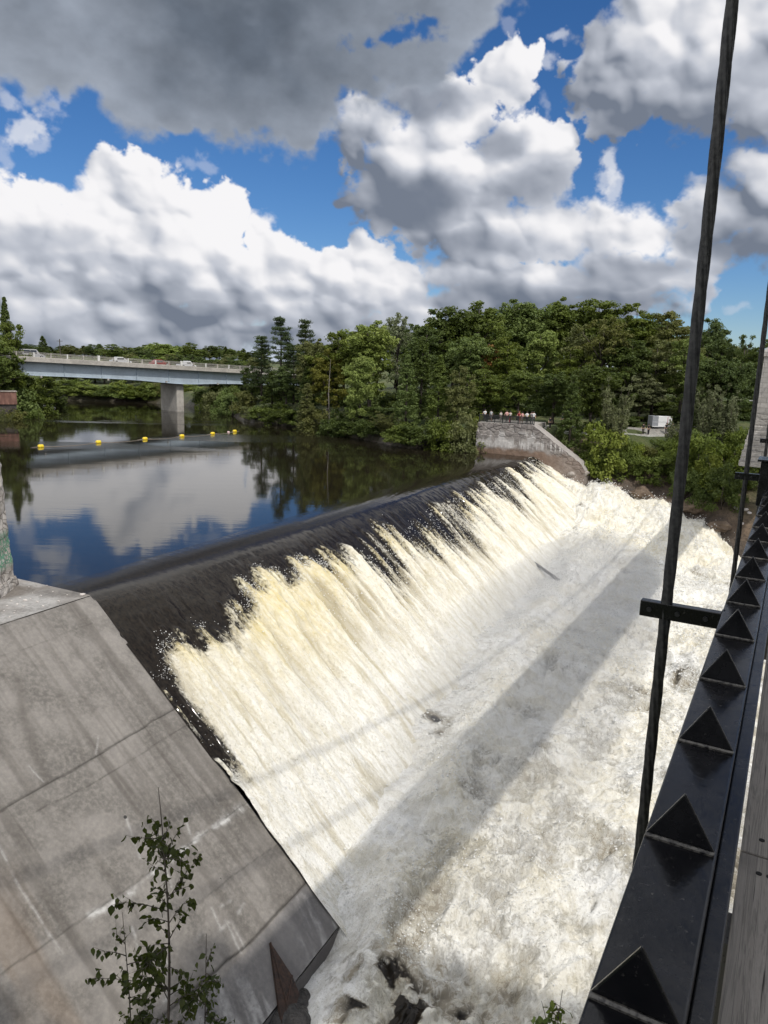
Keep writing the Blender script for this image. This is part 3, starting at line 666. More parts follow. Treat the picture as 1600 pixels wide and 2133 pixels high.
    c = nt.mix(nt.math('MULTIPLY', nt.attr('rust'), .55), c, (.16, .095, .045))
    c = nt.mix(nt.math('MULTIPLY', nt.attr('white'), nt.rng(nf, .3, .6, .45, .9)), c, (.52, .515, .50))
    c = nt.mix(nt.math('MULTIPLY', nt.attr('joint'), .85), c, (.022, .019, .017))
    setb(nt, b, color=c, rough=.9, spec=.25, normal=nt.bump(nt.math('ADD', nf, nt.math('MULTIPLY', ng, .5)), .35, .03))
    Aa = {'streak': np.clip(streak, 0, 1), 'white': white, 'rust': rust, 'joint': np.clip(dark, 0, 1), 'low': low}
    grid_obj('sloping_face', P, m, Aa, root)
    # top slab
    ss = np.concatenate([np.arange(-40, -12, .6), np.arange(-12, .001, .12)]); ds = np.arange(-14.5, .001, .12)
    S, D = np.meshgrid(ss, ds, indexing='ij'); Z = .06+.02*(fbm(S/1.5, D/1.5, 5, 4)-.5)
    Z = np.where((D < -13.9), -.9, Z); P = DA+S[..., None]*NS+D[..., None]*ND; P[..., 2] = Z; P = P-inv
    pale = sstep(.4, .7, fbm(S*.5, D*.5, 7, 4))*.6+.6*np.exp(-((S+9.0)/2.5)**2-((D+1.6)/1.3)**2)*fbm(S*3, D*3, 8, 4)*1.5
    zz = np.zeros_like(S)
    grid_obj('top_slab', P, m, {'streak': .4*sstep(.55, .8, fbm(S, D, 12, 4)), 'white': np.clip(pale, 0, 1)*.75, 'rust': .25*sstep(.45, .7, fbm(S*.6, D*.6, 14, 4)), 'joint': zz, 'low': zz}, root)
    # toe step, its end and the end wall under the falling sheet
    def strip(name, ps):
        P = np.array(ps) - inv; z = np.full(P.shape[:2], 0.)
        g = grid_obj(name, P, m, {'streak': z+.8, 'white': z, 'rust': z, 'joint': z, 'low': z+1}, root); return g
    sv = np.linspace(-40, 0, 90)
    zt = .06-WSL*14.3
    strip('toe_step', [[SD(s, 14.30, zt-k*.42+.02*math.sin(s*3+k)) for k in range(4)] for s in sv])
    strip('underside', [[SD(s, 14.31-k*.9, zt-1.26-k*1.25) for k in range(3)] for s in sv])
    dv = np.linspace(-4, 14.3, 50)
    strip('end_wall', [[SD(0.0, d, min(.06, .06-WSL*d)*(1-k/3)+(-17)*(k/3)) for k in range(4)] for d in dv])
    # drain holes: short pipes set in the face
    pm = simple('drain_pipe_dark', (.03, .028, .026), .8)
    for (px, py, r) in ((260, 1703, .075), (443, 1893, .065), (330, 1766, .05), (458, 1832, .05)):
        q = atplane(px, py, DA, FN)-inv; nn = FN/np.linalg.norm(FN)
        MB().tube([q-nn*.02, q+nn*.045], r, 14).build('drain_hole', pm, root, smooth=False)
    return root
make_wing()

# ------------------------------------------------------------------ rough pillar, chips, steel plate, rocks
def rough_block(name, m, root, c, size, seed, batter=0., n=(26, 26, 40), amp=.05):
    """closed block displaced by noise; c = centre of the base"""
    bm = bmesh.new(); bmesh.ops.create_cube(bm, size=1.0)
    bmesh.ops.subdivide_edges(bm, edges=bm.edges, cuts=n[0], use_grid_fill=True)
    V = np.array([v.co[:] for v in bm.verts]); Nn = V/np.maximum(np.abs(V).max(1, keepdims=True), 1e-6)
    X = V*np.array(size)
    k = 1-batter*(V[:, 2]+.5)
    X[:, 0] *= k; X[:, 1] *= k
    q = (fbm(X[:, 0]*1.2+X[:, 1]*.9+seed, X[:, 2]*1.2, seed, 4)-.5)*2; q2 = (fbm(X[:, 0]*4+X[:, 1]*3.1, X[:, 2]*4+seed, seed+4, 4)-.5)*2
    face = np.where(np.abs(np.abs(V)-.5) < 1e-4, np.sign(V), 0); face = face/np.maximum(np.linalg.norm(face, axis=1, keepdims=True), 1e-6)
    X = X+face*(amp*q+amp*.7*q2)[:, None]
    X[:, 2] += size[2]/2
    for v, x in zip(bm.verts, X): v.co = Vector(x+np.array(c))
    me = bpy.data.meshes.new(name); bm.to_mesh(me); bm.free(); me.materials.append(m)
    o = bpy.data.objects.new(name, me); return link(o, root)
def make_pillar():
    base = atz(20, 1243, .06); lo = np.array([base[0]-2.0, base[1]+.55, .0])
    root = thing('masonry_pillar', 'tall rough grey masonry pillar with green paint smears at left edge', 'pillar', lo, math.radians(6))
    m, nt, b = new_mat('crumbling_masonry'); o = nt.obj()
    n = nt.noise(o, 1.6, 6.); nf = nt.noise(o, 9., 6., .65)
    vor = nt.n('ShaderNodeTexVoronoi', {'Vector': nt.n('ShaderNodeMapping', {0: o, 3: (1., 1., 1.7)}), 'Scale': 1.3, 'Randomness': .8}, feature='DISTANCE_TO_EDGE')
    c = nt.mix(nt.rng(n, .3, .7), (.26, .235, .21), (.46, .43, .40)); c = nt.mix(nt.rng(nf, .55, .72), c, (.09, .075, .065))
    c = nt.mix(nt.rng(vor, .05, .01, 0., .7), c, (.06, .05, .045))
    sep = nt.n('ShaderNodeSeparateXYZ', {0: o}, 2)
    gz_ = nt.math('MULTIPLY', nt.rng(sep, 1.0, 1.5), nt.rng(sep, 3.2, 2.6))
    sw = nt.noise(o, 2.4, 2., .5, 2.2)
    gm = nt.math('MULTIPLY', gz_, nt.rng(nt.math('ABSOLUTE', nt.math('SUBTRACT', sw, .5)), .10, .04))
    c = nt.mix(nt.math('MULTIPLY', gm, .85), c, (.05, .22, .13))
    setb(nt, b, color=c, rough=.95, spec=.2, normal=nt.bump(nt.math('ADD', nf, n), .6, .08))
    rough_block('pillar_shaft', m, root, (0, 0, 0), (2.9, 2.2, 7.4), 3, .17, (30,), amp=.10)
    rough_block('pillar_foot', m, root, (.05, -.05, 0), (3.15, 2.5, .55), 9, .05, (22,), amp=.10)
make_pillar()
CHIP = simple('pale_stone', (.50, .46, .43), .9, var=.2)
def rock_mesh(name, m, r, seed, flat=.6, sub=3, amp=.35, parent=None):
    bm = bmesh.new(); bmesh.ops.create_icosphere(bm, subdivisions=sub, radius=1.0)
    V = np.array([v.co[:] for v in bm.verts])
    q = billow(V[:, 0]*1.3+seed, V[:, 1]*1.3+V[:, 2]*1.7, seed, 3)-.5; q2 = fbm(V[:, 0]*3+V[:, 2]*2.2, V[:, 1]*3+seed, seed+3, 3)-.5
    # facet the rock with a few cuts
    rr = np.random.default_rng(seed); s = np.ones(len(V))
    for _ in range(9):
        nrm = rr.normal(size=3); nrm /= np.linalg.norm(nrm); lim = rr.uniform(.62, .9); dt = V @ nrm; s = np.where(dt > lim, np.minimum(s, lim/np.maximum(dt, 1e-3)), s)
    V = V*(s*(1+amp*q+amp*.35*q2))[:, None]*np.array([1, .8, flat])*r
    for v, x in zip(bm.verts, V): v.co = Vector(x)
    me = bpy.data.meshes.new(name); bm.to_mesh(me); bm.free(); me.materials.append(m)
    me.polygons.foreach_set('use_smooth', [sub > 2]*len(me.polygons))
    o = bpy.data.objects.new(name, me); return link(o, parent)
def make_chips():
    protos = [rock_mesh('stone_chip', CHIP, .09, 50+i, .5, 1, .4) for i in range(3)]
    pts = [(172, 1238, 1.7, 'largest pale stone chip lying at the slab tip above the water'), (52, 1250, 1.5, 'flat pale stone chip lying on the slab near the pillar foot')]
    r = random.Random(4)
    small = [(98,1219),(35,1216),(140,1239),(30,1276),(31,1272),(8,1272),(85,1240),(78,1253),(122,1252),(60,1222),(15,1262),(42,1245),(68,1235),(110,1232),(20,1285),(50,1262),(90,1262),(36,1258),(24,1251),(64,1247)]
    used = set()
    for i, (px, py, k, lab) in enumerate(pts+[(a, b_, r.uniform(.5, .95), None) for a, b_ in small]):
        q = atz(px, py, .09); pi = i % 3
        o = protos[pi] if pi not in used else protos[pi].copy()
        if pi in used: COL.objects.link(o)
        used.add(pi)
        o.location = Vector((q[0], q[1], .085)); o.scale = (k, k, k); o.rotation_euler = (r.uniform(-.2, .2), r.uniform(-.2, .2), r.uniform(0, 6))
        tag(o, lab or 'small pale stone chip scattered on the concrete slab by the pillar', 'stone chip', 'stone chips on the concrete slab')
make_chips()
WETROCK, _nt, _b = new_mat('wet_dark_rock'); _o = _nt.obj(); _n = _nt.noise(_o, 1.2, 6., .6); _nf = _nt.noise(_o, 7., 5.)
setb(_nt, _b, color=_nt.mix(_nt.rng(_n, .3, .7), (.012, .011, .010), (.045, .038, .032)), rough=_nt.rng(_nf, .3, .7, .25, .7), normal=_nt.bump(_nt.math('ADD', _n, _nf), .8, .12))
BANKROCK, _nt, _b = new_mat('brown_bank_rock'); _o = _nt.obj(); _n = _nt.noise(_o, .6, 6., .6); _nf = _nt.noise(_o, 4., 6., .6)
_c = _nt.mix(_nt.rng(_n, .3, .7), (.10, .07, .048), (.21, .155, .11)); _c = _nt.mix(_nt.rng(_nf, .55, .7), _c, (.05, .04, .032))
setb(_nt, _b, color=_c, rough=.85, normal=_nt.bump(_nt.math('ADD', _n, _nf), .9, .2))
GREYROCK = simple('grey_shore_rock', (.25, .24, .225), .9, var=.35, scale=1.2, bump=.6)
def make_rocks():
    labs = ['dark wet rock at the foot of the concrete wing, nearest the foam', 'dark wet rock wedged under the concrete toe step', 'low dark wet rock below the rusty plate']
    for i, (s, d, z, r_) in enumerate(((-1.6, 14.7, -14.2, 1.2), (-3.2, 14.6, -14.1, 1.6), (-4.9, 14.6, -14.0, 1.8))):
        o = rock_mesh('rock', WETROCK, r_, 80+i, .7, 4); o.location = Vector(SD(s, d, z)); o.rotation_euler = (0, 0, i*1.3)
        tag(o, labs[i], 'rock', 'dark rocks at the foot of the dam wing')
    rk = [(1275, 1012, 1.5, 'brown rock slab at the water edge just past the end of the old stone wall'), (1335, 1022, 2.4, 'broad brown ledge rock below the green bushes, left of the thick hanger cable'),
          (1385, 1040, 2.2, 'brown ledge rock touching the left side of the thick hanger cable'), (1450, 1052, 2.6, 'long brown ledge rock just right of the thick hanger cable'), (1500, 1090, 1.8, 'wet brown boulder on the far bank left of the thin hanger cable')]
    for i, (px, py, r_, lab) in enumerate(rk):
        q = hit(px, py); o = rock_mesh('boulder', BANKROCK, r_, 95+i, .42, 4, .5); o.location = Vector((q[0], q[1], q[2]-.15*r_)); o.rotation_euler = (.1, .1, i*.9+.4)
        tag(o, lab, 'rock', 'brown rocks along the far bank')
    wr = [(1536, 1060, .55), (1552, 1063, .5), (1560, 1070, .35), (1545, 1092, .35)]
    for i, (px, py, r_) in enumerate(wr):
        q = hit(px, py); o = rock_mesh('pale_rock', CHIP, r_, 120+i, .5, 2); o.location = Vector((q[0], q[1], q[2]+.1))
        tag(o, 'small pale rock at the far water edge behind the thin hanger cable', 'rock', 'pale rocks behind the thin hanger cable')
make_rocks()
def make_plate():
    m, nt, b = new_mat('rusted_steel'); o = nt.obj(); n = nt.noise(o, 5., 6., .65); g = nt.noise(nt.n('ShaderNodeMapping', {0: o, 3: (6, 6, .6)}), 2., 4.)
    setb(nt, b, color=nt.mix(nt.rng(nt.math('MULTIPLY_ADD', n, .6, nt.math('MULTIPLY', g, .4)), .35, .65), (.014, .009, .007), (.05, .026, .017)), rough=.85, normal=nt.bump(g, .5, .04))
    nn = FN/np.linalg.norm(FN)
    P = [atplane(x, y, DA, FN) for x, y in ((559, 1966), (578, 1995), (604, 2035), (620, 2075), (600, 2125), (584, 2150), (574, 2080), (566, 2020))]
    mb = MB(); k = len(P); c = P[0]
    mb.add([p+nn*.05-c for p in P]+[p+nn*.16-c for p in P], [tuple(range(k-1, -1, -1)), tuple(range(k, 2*k))]+[(i, (i+1) % k, (i+1) % k+k, i+k) for i in range(k)])
    for a, bb in ((0, 4), (2, 5)): mb.tube([P[a]+nn*.17-c, P[bb]+nn*.17-c], .035, 6)
    o = mb.build('steel_plate', m); o.location = Vector(c)
    tag(o, 'rusty brown pointed steel plate leaning on the concrete toe', 'steel plate')
make_plate()
WOODWET = simple('wet_timber', (.045, .036, .03), .55, var=.5, scale=2., bump=.5)
def make_logs():
    a = atz(1078, 1150, -7.4); b_ = atz(1174, 1217, -8.75)
    mb = MB(); r_ = random.Random(2); pts = [a+(b_-a)*t+np.array([0, 0, .10*math.sin(t*3)+r_.uniform(-.03, .03)]) for t in np.linspace(0, 1, 12)]
    mb.tube([p-a for p in pts], [.10+.07*t for t in np.linspace(0, 1, 11)]+[.05], 8)
    o = mb.build('drift_log', WOODWET, smooth=True); o.location = Vector(a); tag(o, 'long dark log jutting out of the white water at the foot of the falls', 'log')
    a = atz(1330, 1128, -8.4); b_ = atz(1372, 1146, -8.8)
    o = MB().tube([(b_-a)*t+np.array([0, 0, .22*math.sin(t*3)]) for t in np.linspace(0, 1, 8)], [.10, .13, .14, .15, .14, .12, .1, .06], 8).build('drift_log', WOODWET, smooth=True); o.location = Vector(a)
    tag(o, 'short dark log lying in the rapids just left of the thick hanger cable', 'log')
make_logs()

# ------------------------------------------------------------------ the suspension footbridge the viewer stands on
def make_footbridge():
    root = thing('footbridge', 'black steel suspension footbridge with spiked handrail beam over the rapids', 'footbridge', (0, 0, 0))
    m, nt, b = new_mat('black_paint'); o = nt.obj()
    n = nt.noise(o, 6., 5., .6); nf = nt.noise(o, 60., 4., .6)
    c = nt.mix(nt.rng(n, .4, .7), (.004, .0042, .0052), (.008, .008, .0095))
    chip = nt.rng(nt.math('ADD', nt.n('ShaderNodeNewGeometry', out=7), nt.math('MULTIPLY', nt.math('SUBTRACT', nf, .5), .30)), .60, .68)
    c = nt.mix(nt.math('MULTIPLY', chip, .55), c, (.16, .15, .135))
    setb(nt, b, color=c, spec=.28, rough=nt.rng(n, .35, .7, .17, .30), normal=nt.bump(nt.math('ADD', nt.noise(o, 14., 3.), nt.math('MULTIPLY', nf, .25)), .10, .02))
    rope, rt, rb = new_mat('weathered_cable'); ro = rt.obj(); rn = rt.noise(ro, 30., 5.)
    setb(rt, rb, color=rt.mix(rt.rng(rn, .3, .7), (.012, .012, .013), (.045, .044, .043)), rough=.6, metal=.2)
    top = H-1.20; dull = simple('dull_black', (.008, .008, .009), .5)
    br = lambda a, p, z: BR(a, p, z)
    MB().obox(br, -6, 100, -.225, -.047, top-.16, top).build('handrail_beam', m, root, bevel=.006)
    MB().obox(br, -6, 100, -.046, -.004, top-.34, top-.045).build('lower_rail', m, root, bevel=.004)
    MB().obox(br, -6, 100, -.20, -.02, top-1.25, top-.95).build('edge_girder', m, root, bevel=.006)
    # spike plates: steel triangles welded across the beam
    for i in range(13):
        a = 1.31+.5985*i; t = .012
        mb = MB(); q = [(-.224, 0), (-.050, 0), (-.137, .145)]
        mb.add([BR(a-t/2, p, top+z) for p, z in q]+[BR(a+t/2, p, top+z) for p, z in q], [(0, 1, 2), (5, 4, 3), (0, 3, 4, 1), (1, 4, 5, 2), (2, 5, 3, 0)])
        o = mb.build('spike_plate', m, root, bevel=.0035)
        w = MB(); w.tube([BR(a-.012, -.222, top+.004), BR(a-.012, -.052, top+.004)], .007, 6); w.build('weld_seam', m, o)
    # end box of this beam length
    o = MB().obox(br, 9.15, 9.5, -.30, .06, top-.20, top+.30).build('splice_box', m, root, bevel=.012)
    MB().obox(br, 9.11, 9.54, -.335, .09, top+.302, top+.325).build('cover_plate', m, o, bevel=.004)
    # posts under the beam
    for i in range(12):
        MB().obox(br, 3.2*i-2+1.0, 3.2*i-2+1.07, -.17, -.09, top-1.0, top-.17).build('rail_post', m, root, bevel=.004)
    # hangers: twisted wire ropes with a bracket each
    def wire(a, p, z0, z1, R=.030, lay=.16):
        n = 36; zs = np.arange(z0, z1, .022) if z1-z0 < 14 else np.arange(z0, z1, .04)
        th = np.linspace(0, 2*math.pi, n, endpoint=False)
        Z, T = np.meshgrid(zs, th, indexing='ij'); tw = T*6+Z/lay*2*math.pi
        rad = R*(.66+.38*np.abs(np.cos(tw/2)))
        base = BR(a, p, 0)
        P = np.stack([base[0]+rad*np.cos(T), base[1]+rad*np.sin(T), Z], -1)
        P = np.concatenate([P, P[:, :1]], 1)
        return P
    def cable_z(a): return 12.2+7.2*((a-66)/52.)**2
    hang = [4.13, 10.66, 17.2, 23.7, 30.2, 36.7, 43.2, 49.7]
    for i, a in enumerate(hang):
        P = wire(a, -.503, top-(2.6 if i == 0 else 1.9), cable_z(a), lay=.26)
        grid_obj('hanger_cable', P, rope, None, root)
        o = MB().obox(br, a-.028, a+.028, -.635, -.225, top-.10, top-.012).build('hanger_bracket', m, root, bevel=.004)
        for pp in (-.585, -.44, -.30): MB().lathe(BR(a-.028, pp, top-.055), [(.0, -.012), (.014, -.012), (.014, 0)], 6, tuple(BA)).build('bolt', dull, o)
        MB().obox(br, a-.02, a+.02, -.228, -.21, top-.22, top+.0).build('bracket_lug', m, root, bevel=.003)
    for p in (-.503, 3.75):
        pts = [BR(a, p, cable_z(a)) for a in np.arange(-4, 118.1, 2.5)]
        MB().tube(pts, .085, 10).build('main_cable', rope, root, smooth=True)
    for a in hang: MB().tube([BR(a, 3.75, top-.6), BR(a, 3.75, cable_z(a))], .03, 8).build('hanger_cable', rope, root, smooth=True)
    # plank deck: long weathered boards, the first one is in view
    wd, wt_, wb = new_mat('weathered_plank'); wo_ = wt_.obj()
    loc = wt_.n('ShaderNodeMapping', {0: wo_, 2: (0, 0, AZ), 3: (1, 1, 1)})
    g = wt_.n('ShaderNodeMapping', {0: loc, 3: (14., .55, 14.)})
    gn = wt_.noise(g, 1.6, 5., .6, 1.1); ring = wt_.math('SINE', wt_.math('MULTIPLY', gn, 46.)); fi = wt_.noise(wt_.n('ShaderNodeMapping', {0: loc, 3: (160., 3., 160.)}), 1., 3.)
    crack = wt_.noise(wt_.n('ShaderNodeMapping', {0: loc, 3: (44., .22, 44.)}), 1., 3., .5, .4)
    cc = wt_.mix(wt_.rng(ring, -.2, .9), (.235, .212, .188), (.155, .14, .124)); cc = wt_.mix(wt_.rng(fi, .3, .7, 0., .5), cc, (.30, .275, .245)); cc = wt_.mix(wt_.rng(wt_.math('ABSOLUTE', wt_.math('SUBTRACT', crack, .5)), .010, .002), cc, (.03, .026, .022))
    blot = wt_.noise(wo_, 3., 5.); cc = wt_.mix(wt_.rng(blot, .55, .75, 0., .5), cc, (.06, .055, .05))
    setb(wt_, wb, color=cc, rough=.85, normal=wt_.bump(wt_.math('ADD', ring, fi), .25, .004))
    dz = top-.36
    dm = simple('bolt_hole_dark', (.006, .006, .006), .9)
    seams = [-5.5, -2.1, 2.55, 6.2, 10.4, 15, 20, 26, 33, 41, 50, 60, 72, 85, 99]
    for a0, a1 in zip(seams[:-1], seams[1:]):
        gap = .012 if (a0 < 2) or (2 < a0 < 3) else .0
        o = MB().obox(br, a0+.004, a1-.004, .006, .245, dz-.05, dz).build('curb_plank', wd, root, bevel=.005)
        for e in ((a0+.10), (a1-.10)):
            for pp in (.066, .096):
                q = BR(e, pp, dz+.001); MB().lathe(q, [(.0, -.01), (.0095, -.01), (.0095, .0012)], 12).build('bolt', dm, o)
    for k in range(60):
        a = -5.5+.205*k
        MB().obox(br, a, a+.195, .25, 3.3, dz-.09, dz-.045).build('deck_plank', wd, root, bevel=.004)
    MB().obox(br, 6.9, 100, .25, 3.3, dz-.09, dz-.045).build('deck_boards', wd, root)
    MB().obox(br, -6, 100, 3.3, 3.5, top-.95, top-.40).build('edge_girder', m, root)
    MB().obox(br, -6, 100, 3.2, 3.38, top-.16, top).build('handrail_beam', m, root)
    for k in range(27): MB().obox(br, -5.8+4*k, -5.65+4*k, -.15, 3.4, top-.94, top-.46).build('cross_beam', m, root)
make_footbridge()

# ------------------------------------------------------------------ old stone wall across the river
def make_stone_wall():
    root = thing('stone_wall', 'old grey rubble stone wall with sloping end beside the dam crest', 'stone wall', SD(75.2, 0, 0))
    org = np.array(SD(75.2, 0, 0))
    def topz(d): return np.interp(d, [-7.3, .6, 1.6, 7.6, 8.3], [4.18, 4.35, 3.75, -.35, -1.3])
    dv = np.arange(-7.3, 8.31, .05); tv = np.linspace(0, 1, 130)
    D, T = np.meshgrid(dv, tv, indexing='ij'); zb = -3.2+0*D; zb = np.minimum(zb, -3.2)
    Z = zb+(topz(D)-zb)*T
    wd, wz = D+.25*(fbm(D, Z, 4, 3)-.5), Z+.25*(fbm(D, Z, 6, 3)-.5)
    f1, e, cid = voro2(wd/.95, wz/.62, 3)
    rub = sstep(1.9, 3.3, Z+.5*(cid-.5)-(topz(D)-4.2)*.9)                 # coursed stones above, smeared mortar below
    off = (.07*sstep(.03, .22, e)+.09*(cid-.5))*(.15+.85*rub)+.07*(fbm(D*2.2, Z*2.2, 8, 4)-.5)
    batter = .05*(topz(D)*0+4.2-Z)
    P = org+D[..., None]*ND-(off+batter)[..., None]*NS; P[..., 2] = Z
    mort = sstep(.16, .03, e)
    pale = .75*sstep(.47, .62, fbm(D*1.1, Z*.8, 12, 5)+.10*(cid-.5))*sstep(.9, 1.6, Z-.25*D*(D > 1)+.2)*sstep(3.6, 2.9, Z)
    drip = sstep(.55, .7, fbm(D*3.2, Z*.5, 14, 4))*sstep(.8, 1.2, Z)*sstep(2.6, 1.6, Z)
    rust = sstep(1.05, .55, Z+.45*(fbm(D*1.3, Z*.6, 16, 4)-.5)*2+.07*np.clip(D, 0, 9)*1.0)*(1-.55*sstep(2, 6, D))
    m, nt, b = new_mat('rubble_masonry'); o = nt.obj()
    n = nt.noise(o, 1.1, 6., .6); nf = nt.noise(o, 7., 6., .6)
    c = nt.mix(nt.rng(n, .3, .7), (.20, .18, .165), (.34, .31, .285)); c = nt.mix(nt.rng(nt.attr('cell'), .0, 1., 0., .45), c, (.16, .14, .135)); c = nt.mix(nt.rng(nf, .56, .7), c, (.10, .085, .075))
    c = nt.mix(nt.math('MULTIPLY', nt.attr('mortar'), .5), c, (.13, .112, .10))
    c = nt.mix(nt.math('MULTIPLY', nt.attr('pale'), .8), c, (.55, .525, .50)); c = nt.mix(nt.math('MULTIPLY', nt.attr('rust'), .8), c, (.185, .115, .075))
    setb(nt, b, color=c, rough=.92, spec=.2, normal=nt.bump(nf, .6, .06))
    zz = np.zeros_like(D)
    at = {'cell': cid*rub, 'mortar': mort*rub, 'pale': np.clip(pale+drip, 0, 1), 'rust': rust}
    P0 = P-org
    grid_obj('wall_face', P0, m, at, root, flip=True)
    W_ = np.linspace(0, 2.6, 10)
    top = np.array([[P0[i, -1]+np.array(NS)*w + np.array([0, 0, .05*(noise2(i*.3, w*3, 5)-.5)]) for w in W_] for i in range(0, len(dv), 3)])
    z0 = np.zeros(top.shape[:2]); grid_obj('coping', top, m, {'cell': z0+.4, 'mortar': z0, 'pale': z0+.25, 'rust': z0}, root, flip=True)
    for nm, idx, fl in (('end_face', 0, False), ('nose', -1, True)):
        g = np.array([[P0[idx, j]+np.array(NS)*w for w in W_] for j in range(0, 130, 3)]); z0 = np.zeros(g.shape[:2])
        grid_obj(nm, g, m, {'cell': z0+.6, 'mortar': z0, 'pale': z0, 'rust': z0+.2}, root, flip=fl)
    # big loose end stone
    return topz
WALLTOP = make_stone_wall()
ROUGHSTONE = simple('grey_block_stone', (.27, .24, .215), .92, var=.35, scale=1.5, bump=.5)
for i, (d, s, z, r_, lab) in enumerate(((7.9, 75.6, -1.75, .95, 'big grey block at the low tip of the stone wall'), (6.4, 75.15, -1.9, .7, 'rough grey stone against the lower slope of the stone wall'))):
    o = rock_mesh('stone_block', ROUGHSTONE, r_, 140+i, .6, 3); o.location = Vector(SD(s, d, z)); o.rotation_euler = (0, 0, -.46); tag(o, lab, 'stone block')
BLACKM = simple('dark_railing', (.012, .012, .013), .5)
def make_terrace():
    o = MB().obox(SD, 75.3, 83, -7.2, .5, 3.2, 4.28).build('terrace', simple('terrace_paving', (.30, .28, .25), .9)); struct(o); o.name = 'terrace_pavement'
    root = thing('railing', 'dark picket railing along the top of the old stone wall', 'railing', SD(75.55, -3.4, 4.3)); org = np.array(SD(75.55, -3.4, 4.3))
    fn = lambda d, s, z: SD(75.55+s, d, z)-org
    for z in (4.42, 5.32): MB().obox(fn, -7.2, .75, -.04, .04, z-.055, z+.055).build('rail', BLACKM, root)
    for d in np.arange(-7.15, .8, 1.13): MB().obox(fn, d-.05, d+.05, -.05, .05, 4.25, 5.42).build('post', BLACKM, root)
    k = 0
    for d in np.arange(-7.05, .7, .125):
        MB().obox(fn, d-.036, d+.036, -.012, .012, 4.42, 5.32).build('picket', BLACKM, root); k += 1
    # short return down the slope to the path
    return
make_terrace()
# ------------------------------------------------------------------ people: one skinned body each, clothes and hair as children
SKIN = simple('skin', (.50, .31, .22), .6, var=.08); HAIRD = simple('dark_hair', (.02, .014, .01), .6)
_cl = {}
def cloth(c):
    if c not in _cl: _cl[c] = simple('fabric', c, .85, var=.15)
    return _cl[c]
def skin_obj(name, verts, edges, radii, m, parent, root_i=0, sub=1):
    me = bpy.data.meshes.new(name); me.from_pydata(verts, edges, []); me.materials.append(m)
    o = bpy.data.objects.new(name, me); link(o, parent)
    sk = o.modifiers.new('skin', 'SKIN'); sk.use_smooth_shade = True
    for i, r_ in enumerate(radii):
        v = me.skin_vertices[0].data[i]; v.radius = (r_, r_*.85) if not hasattr(r_, '__len__') else r_; v.use_root = (i == root_i)
    ss = o.modifiers.new('sub', 'SUBSURF'); ss.levels = sub; ss.render_levels = sub
    return o
def make_person(label, loc, rz, shirt, trousers, pose='lean', skinm=SKIN, hat=None, h=1.72, shorts=False):
    k = h/1.72; root = thing('person', label, 'person', loc, rz)
    V = [(0, 0, .95), (0, .01, 1.10), (0, .0, 1.28), (0, -.01, 1.45), (0, .0, 1.53), (0, .02, 1.62), (0, .03, 1.70)]
    E_ = [(0, 1), (1, 2), (2, 3), (3, 4), (4, 5), (5, 6)]; R = [.125, .115, .135, .085, .052, .078, .07]
    arms = []
    for s in (-1, 1):
        if pose == 'lean': el, ha = (s*.24, .16, 1.16), (s*.20, .36, 1.10)
        elif pose == 'photo': el, ha = (s*.22, .20, 1.26), (s*.08, .30, 1.52)
        else: el, ha = (s*.25, -.02, 1.14), (s*.26, .06, .90)
        i = len(V); V += [(s*.17, 0, 1.41), el, ha, (ha[0]*.98, ha[1]+.06, ha[2]-.05), (ha[0]-s*.03, ha[1]+.05, ha[2]-.01)]; E_ += [(3, i), (i, i+1), (i+1, i+2), (i+2, i+3), (i+2, i+4)]; R += [.058, .042, .032, .024, .014]; arms.append(i)
        st = .10 if pose == 'walk' else .02
        j = len(V); V += [(s*.095, 0, .88), (s*.10, .03+s*st, .48), (s*.10, s*st*2, .08), (s*.11, .12+s*st*2, .035)]; E_ += [(0, j), (j, j+1), (j+1, j+2), (j+2, j+3)]; R += [.095, .062, .042, .038]
    V = [tuple(q*k for q in v) for v in V]
    body = skin_obj('body', V, E_, [r_*k for r_ in R], skinm, root)
    # shirt over torso and upper arms
    sv = [V[0], V[1], V[2], V[3]]; se = [(0, 1), (1, 2), (2, 3)]; sr = [.15, .145, .160, .11]
    for i in arms:
        a, e2 = Vector(V[i]), Vector(V[i+1]); n0 = len(sv); sv += [V[i], tuple(a.lerp(e2, .7))]; se += [(3, n0), (n0, n0+1)]; sr += [.075, .06]
    skin_obj('shirt', sv, se, [r_*k for r_ in sr], cloth(shirt), root)
    tv = [tuple(np.array(V[0])+np.array((0, 0, .03)))]; te = []; tr = [.145]
    for s, j in ((-1, arms[0]+5), (1, arms[1]+5)):
        n0 = len(tv); ank = V[j+2] if not shorts else tuple(Vector(V[j+1])*.9+Vector(V[j])*.1); tv += [V[j], tuple(Vector(V[j+1])*(.95)+Vector(V[j])*.05) if not shorts else tuple(Vector(V[j]).lerp(Vector(V[j+1]), .5)), ank]; te += [(0, n0), (n0, n0+1), (n0+1, n0+2)]; tr += [.115, .085, .062]
    skin_obj('trousers', tv, te, [r_*k for r_ in tr], cloth(trousers), root)
    hb = MB().lathe((0, .012*k, 1.635*k), [(.0, -.07), (.085, -.05), (.100, .02), (.085, .09), (.04, .125), (.0, .13)], 14)
    hm = HAIRD if hat is None else cloth(hat)
    o = hb.build('hair' if hat is None else 'hat', hm, root, smooth=True); o.location = (0, -.022*k, .0); o.scale = (k, k, 1)
    for s in (-1, 1): MB().lathe((s*.03*k, (.03+.072)*k, 1.665*k), [(.0, -.008), (.009, 0), (.0, .008)], 6, (0, 1, 0)).build('eye', HAIRD, root)
    return root
RZ = math.atan2(NS[0], -NS[1])              # facing the river from the terrace: local +Y -> -NS
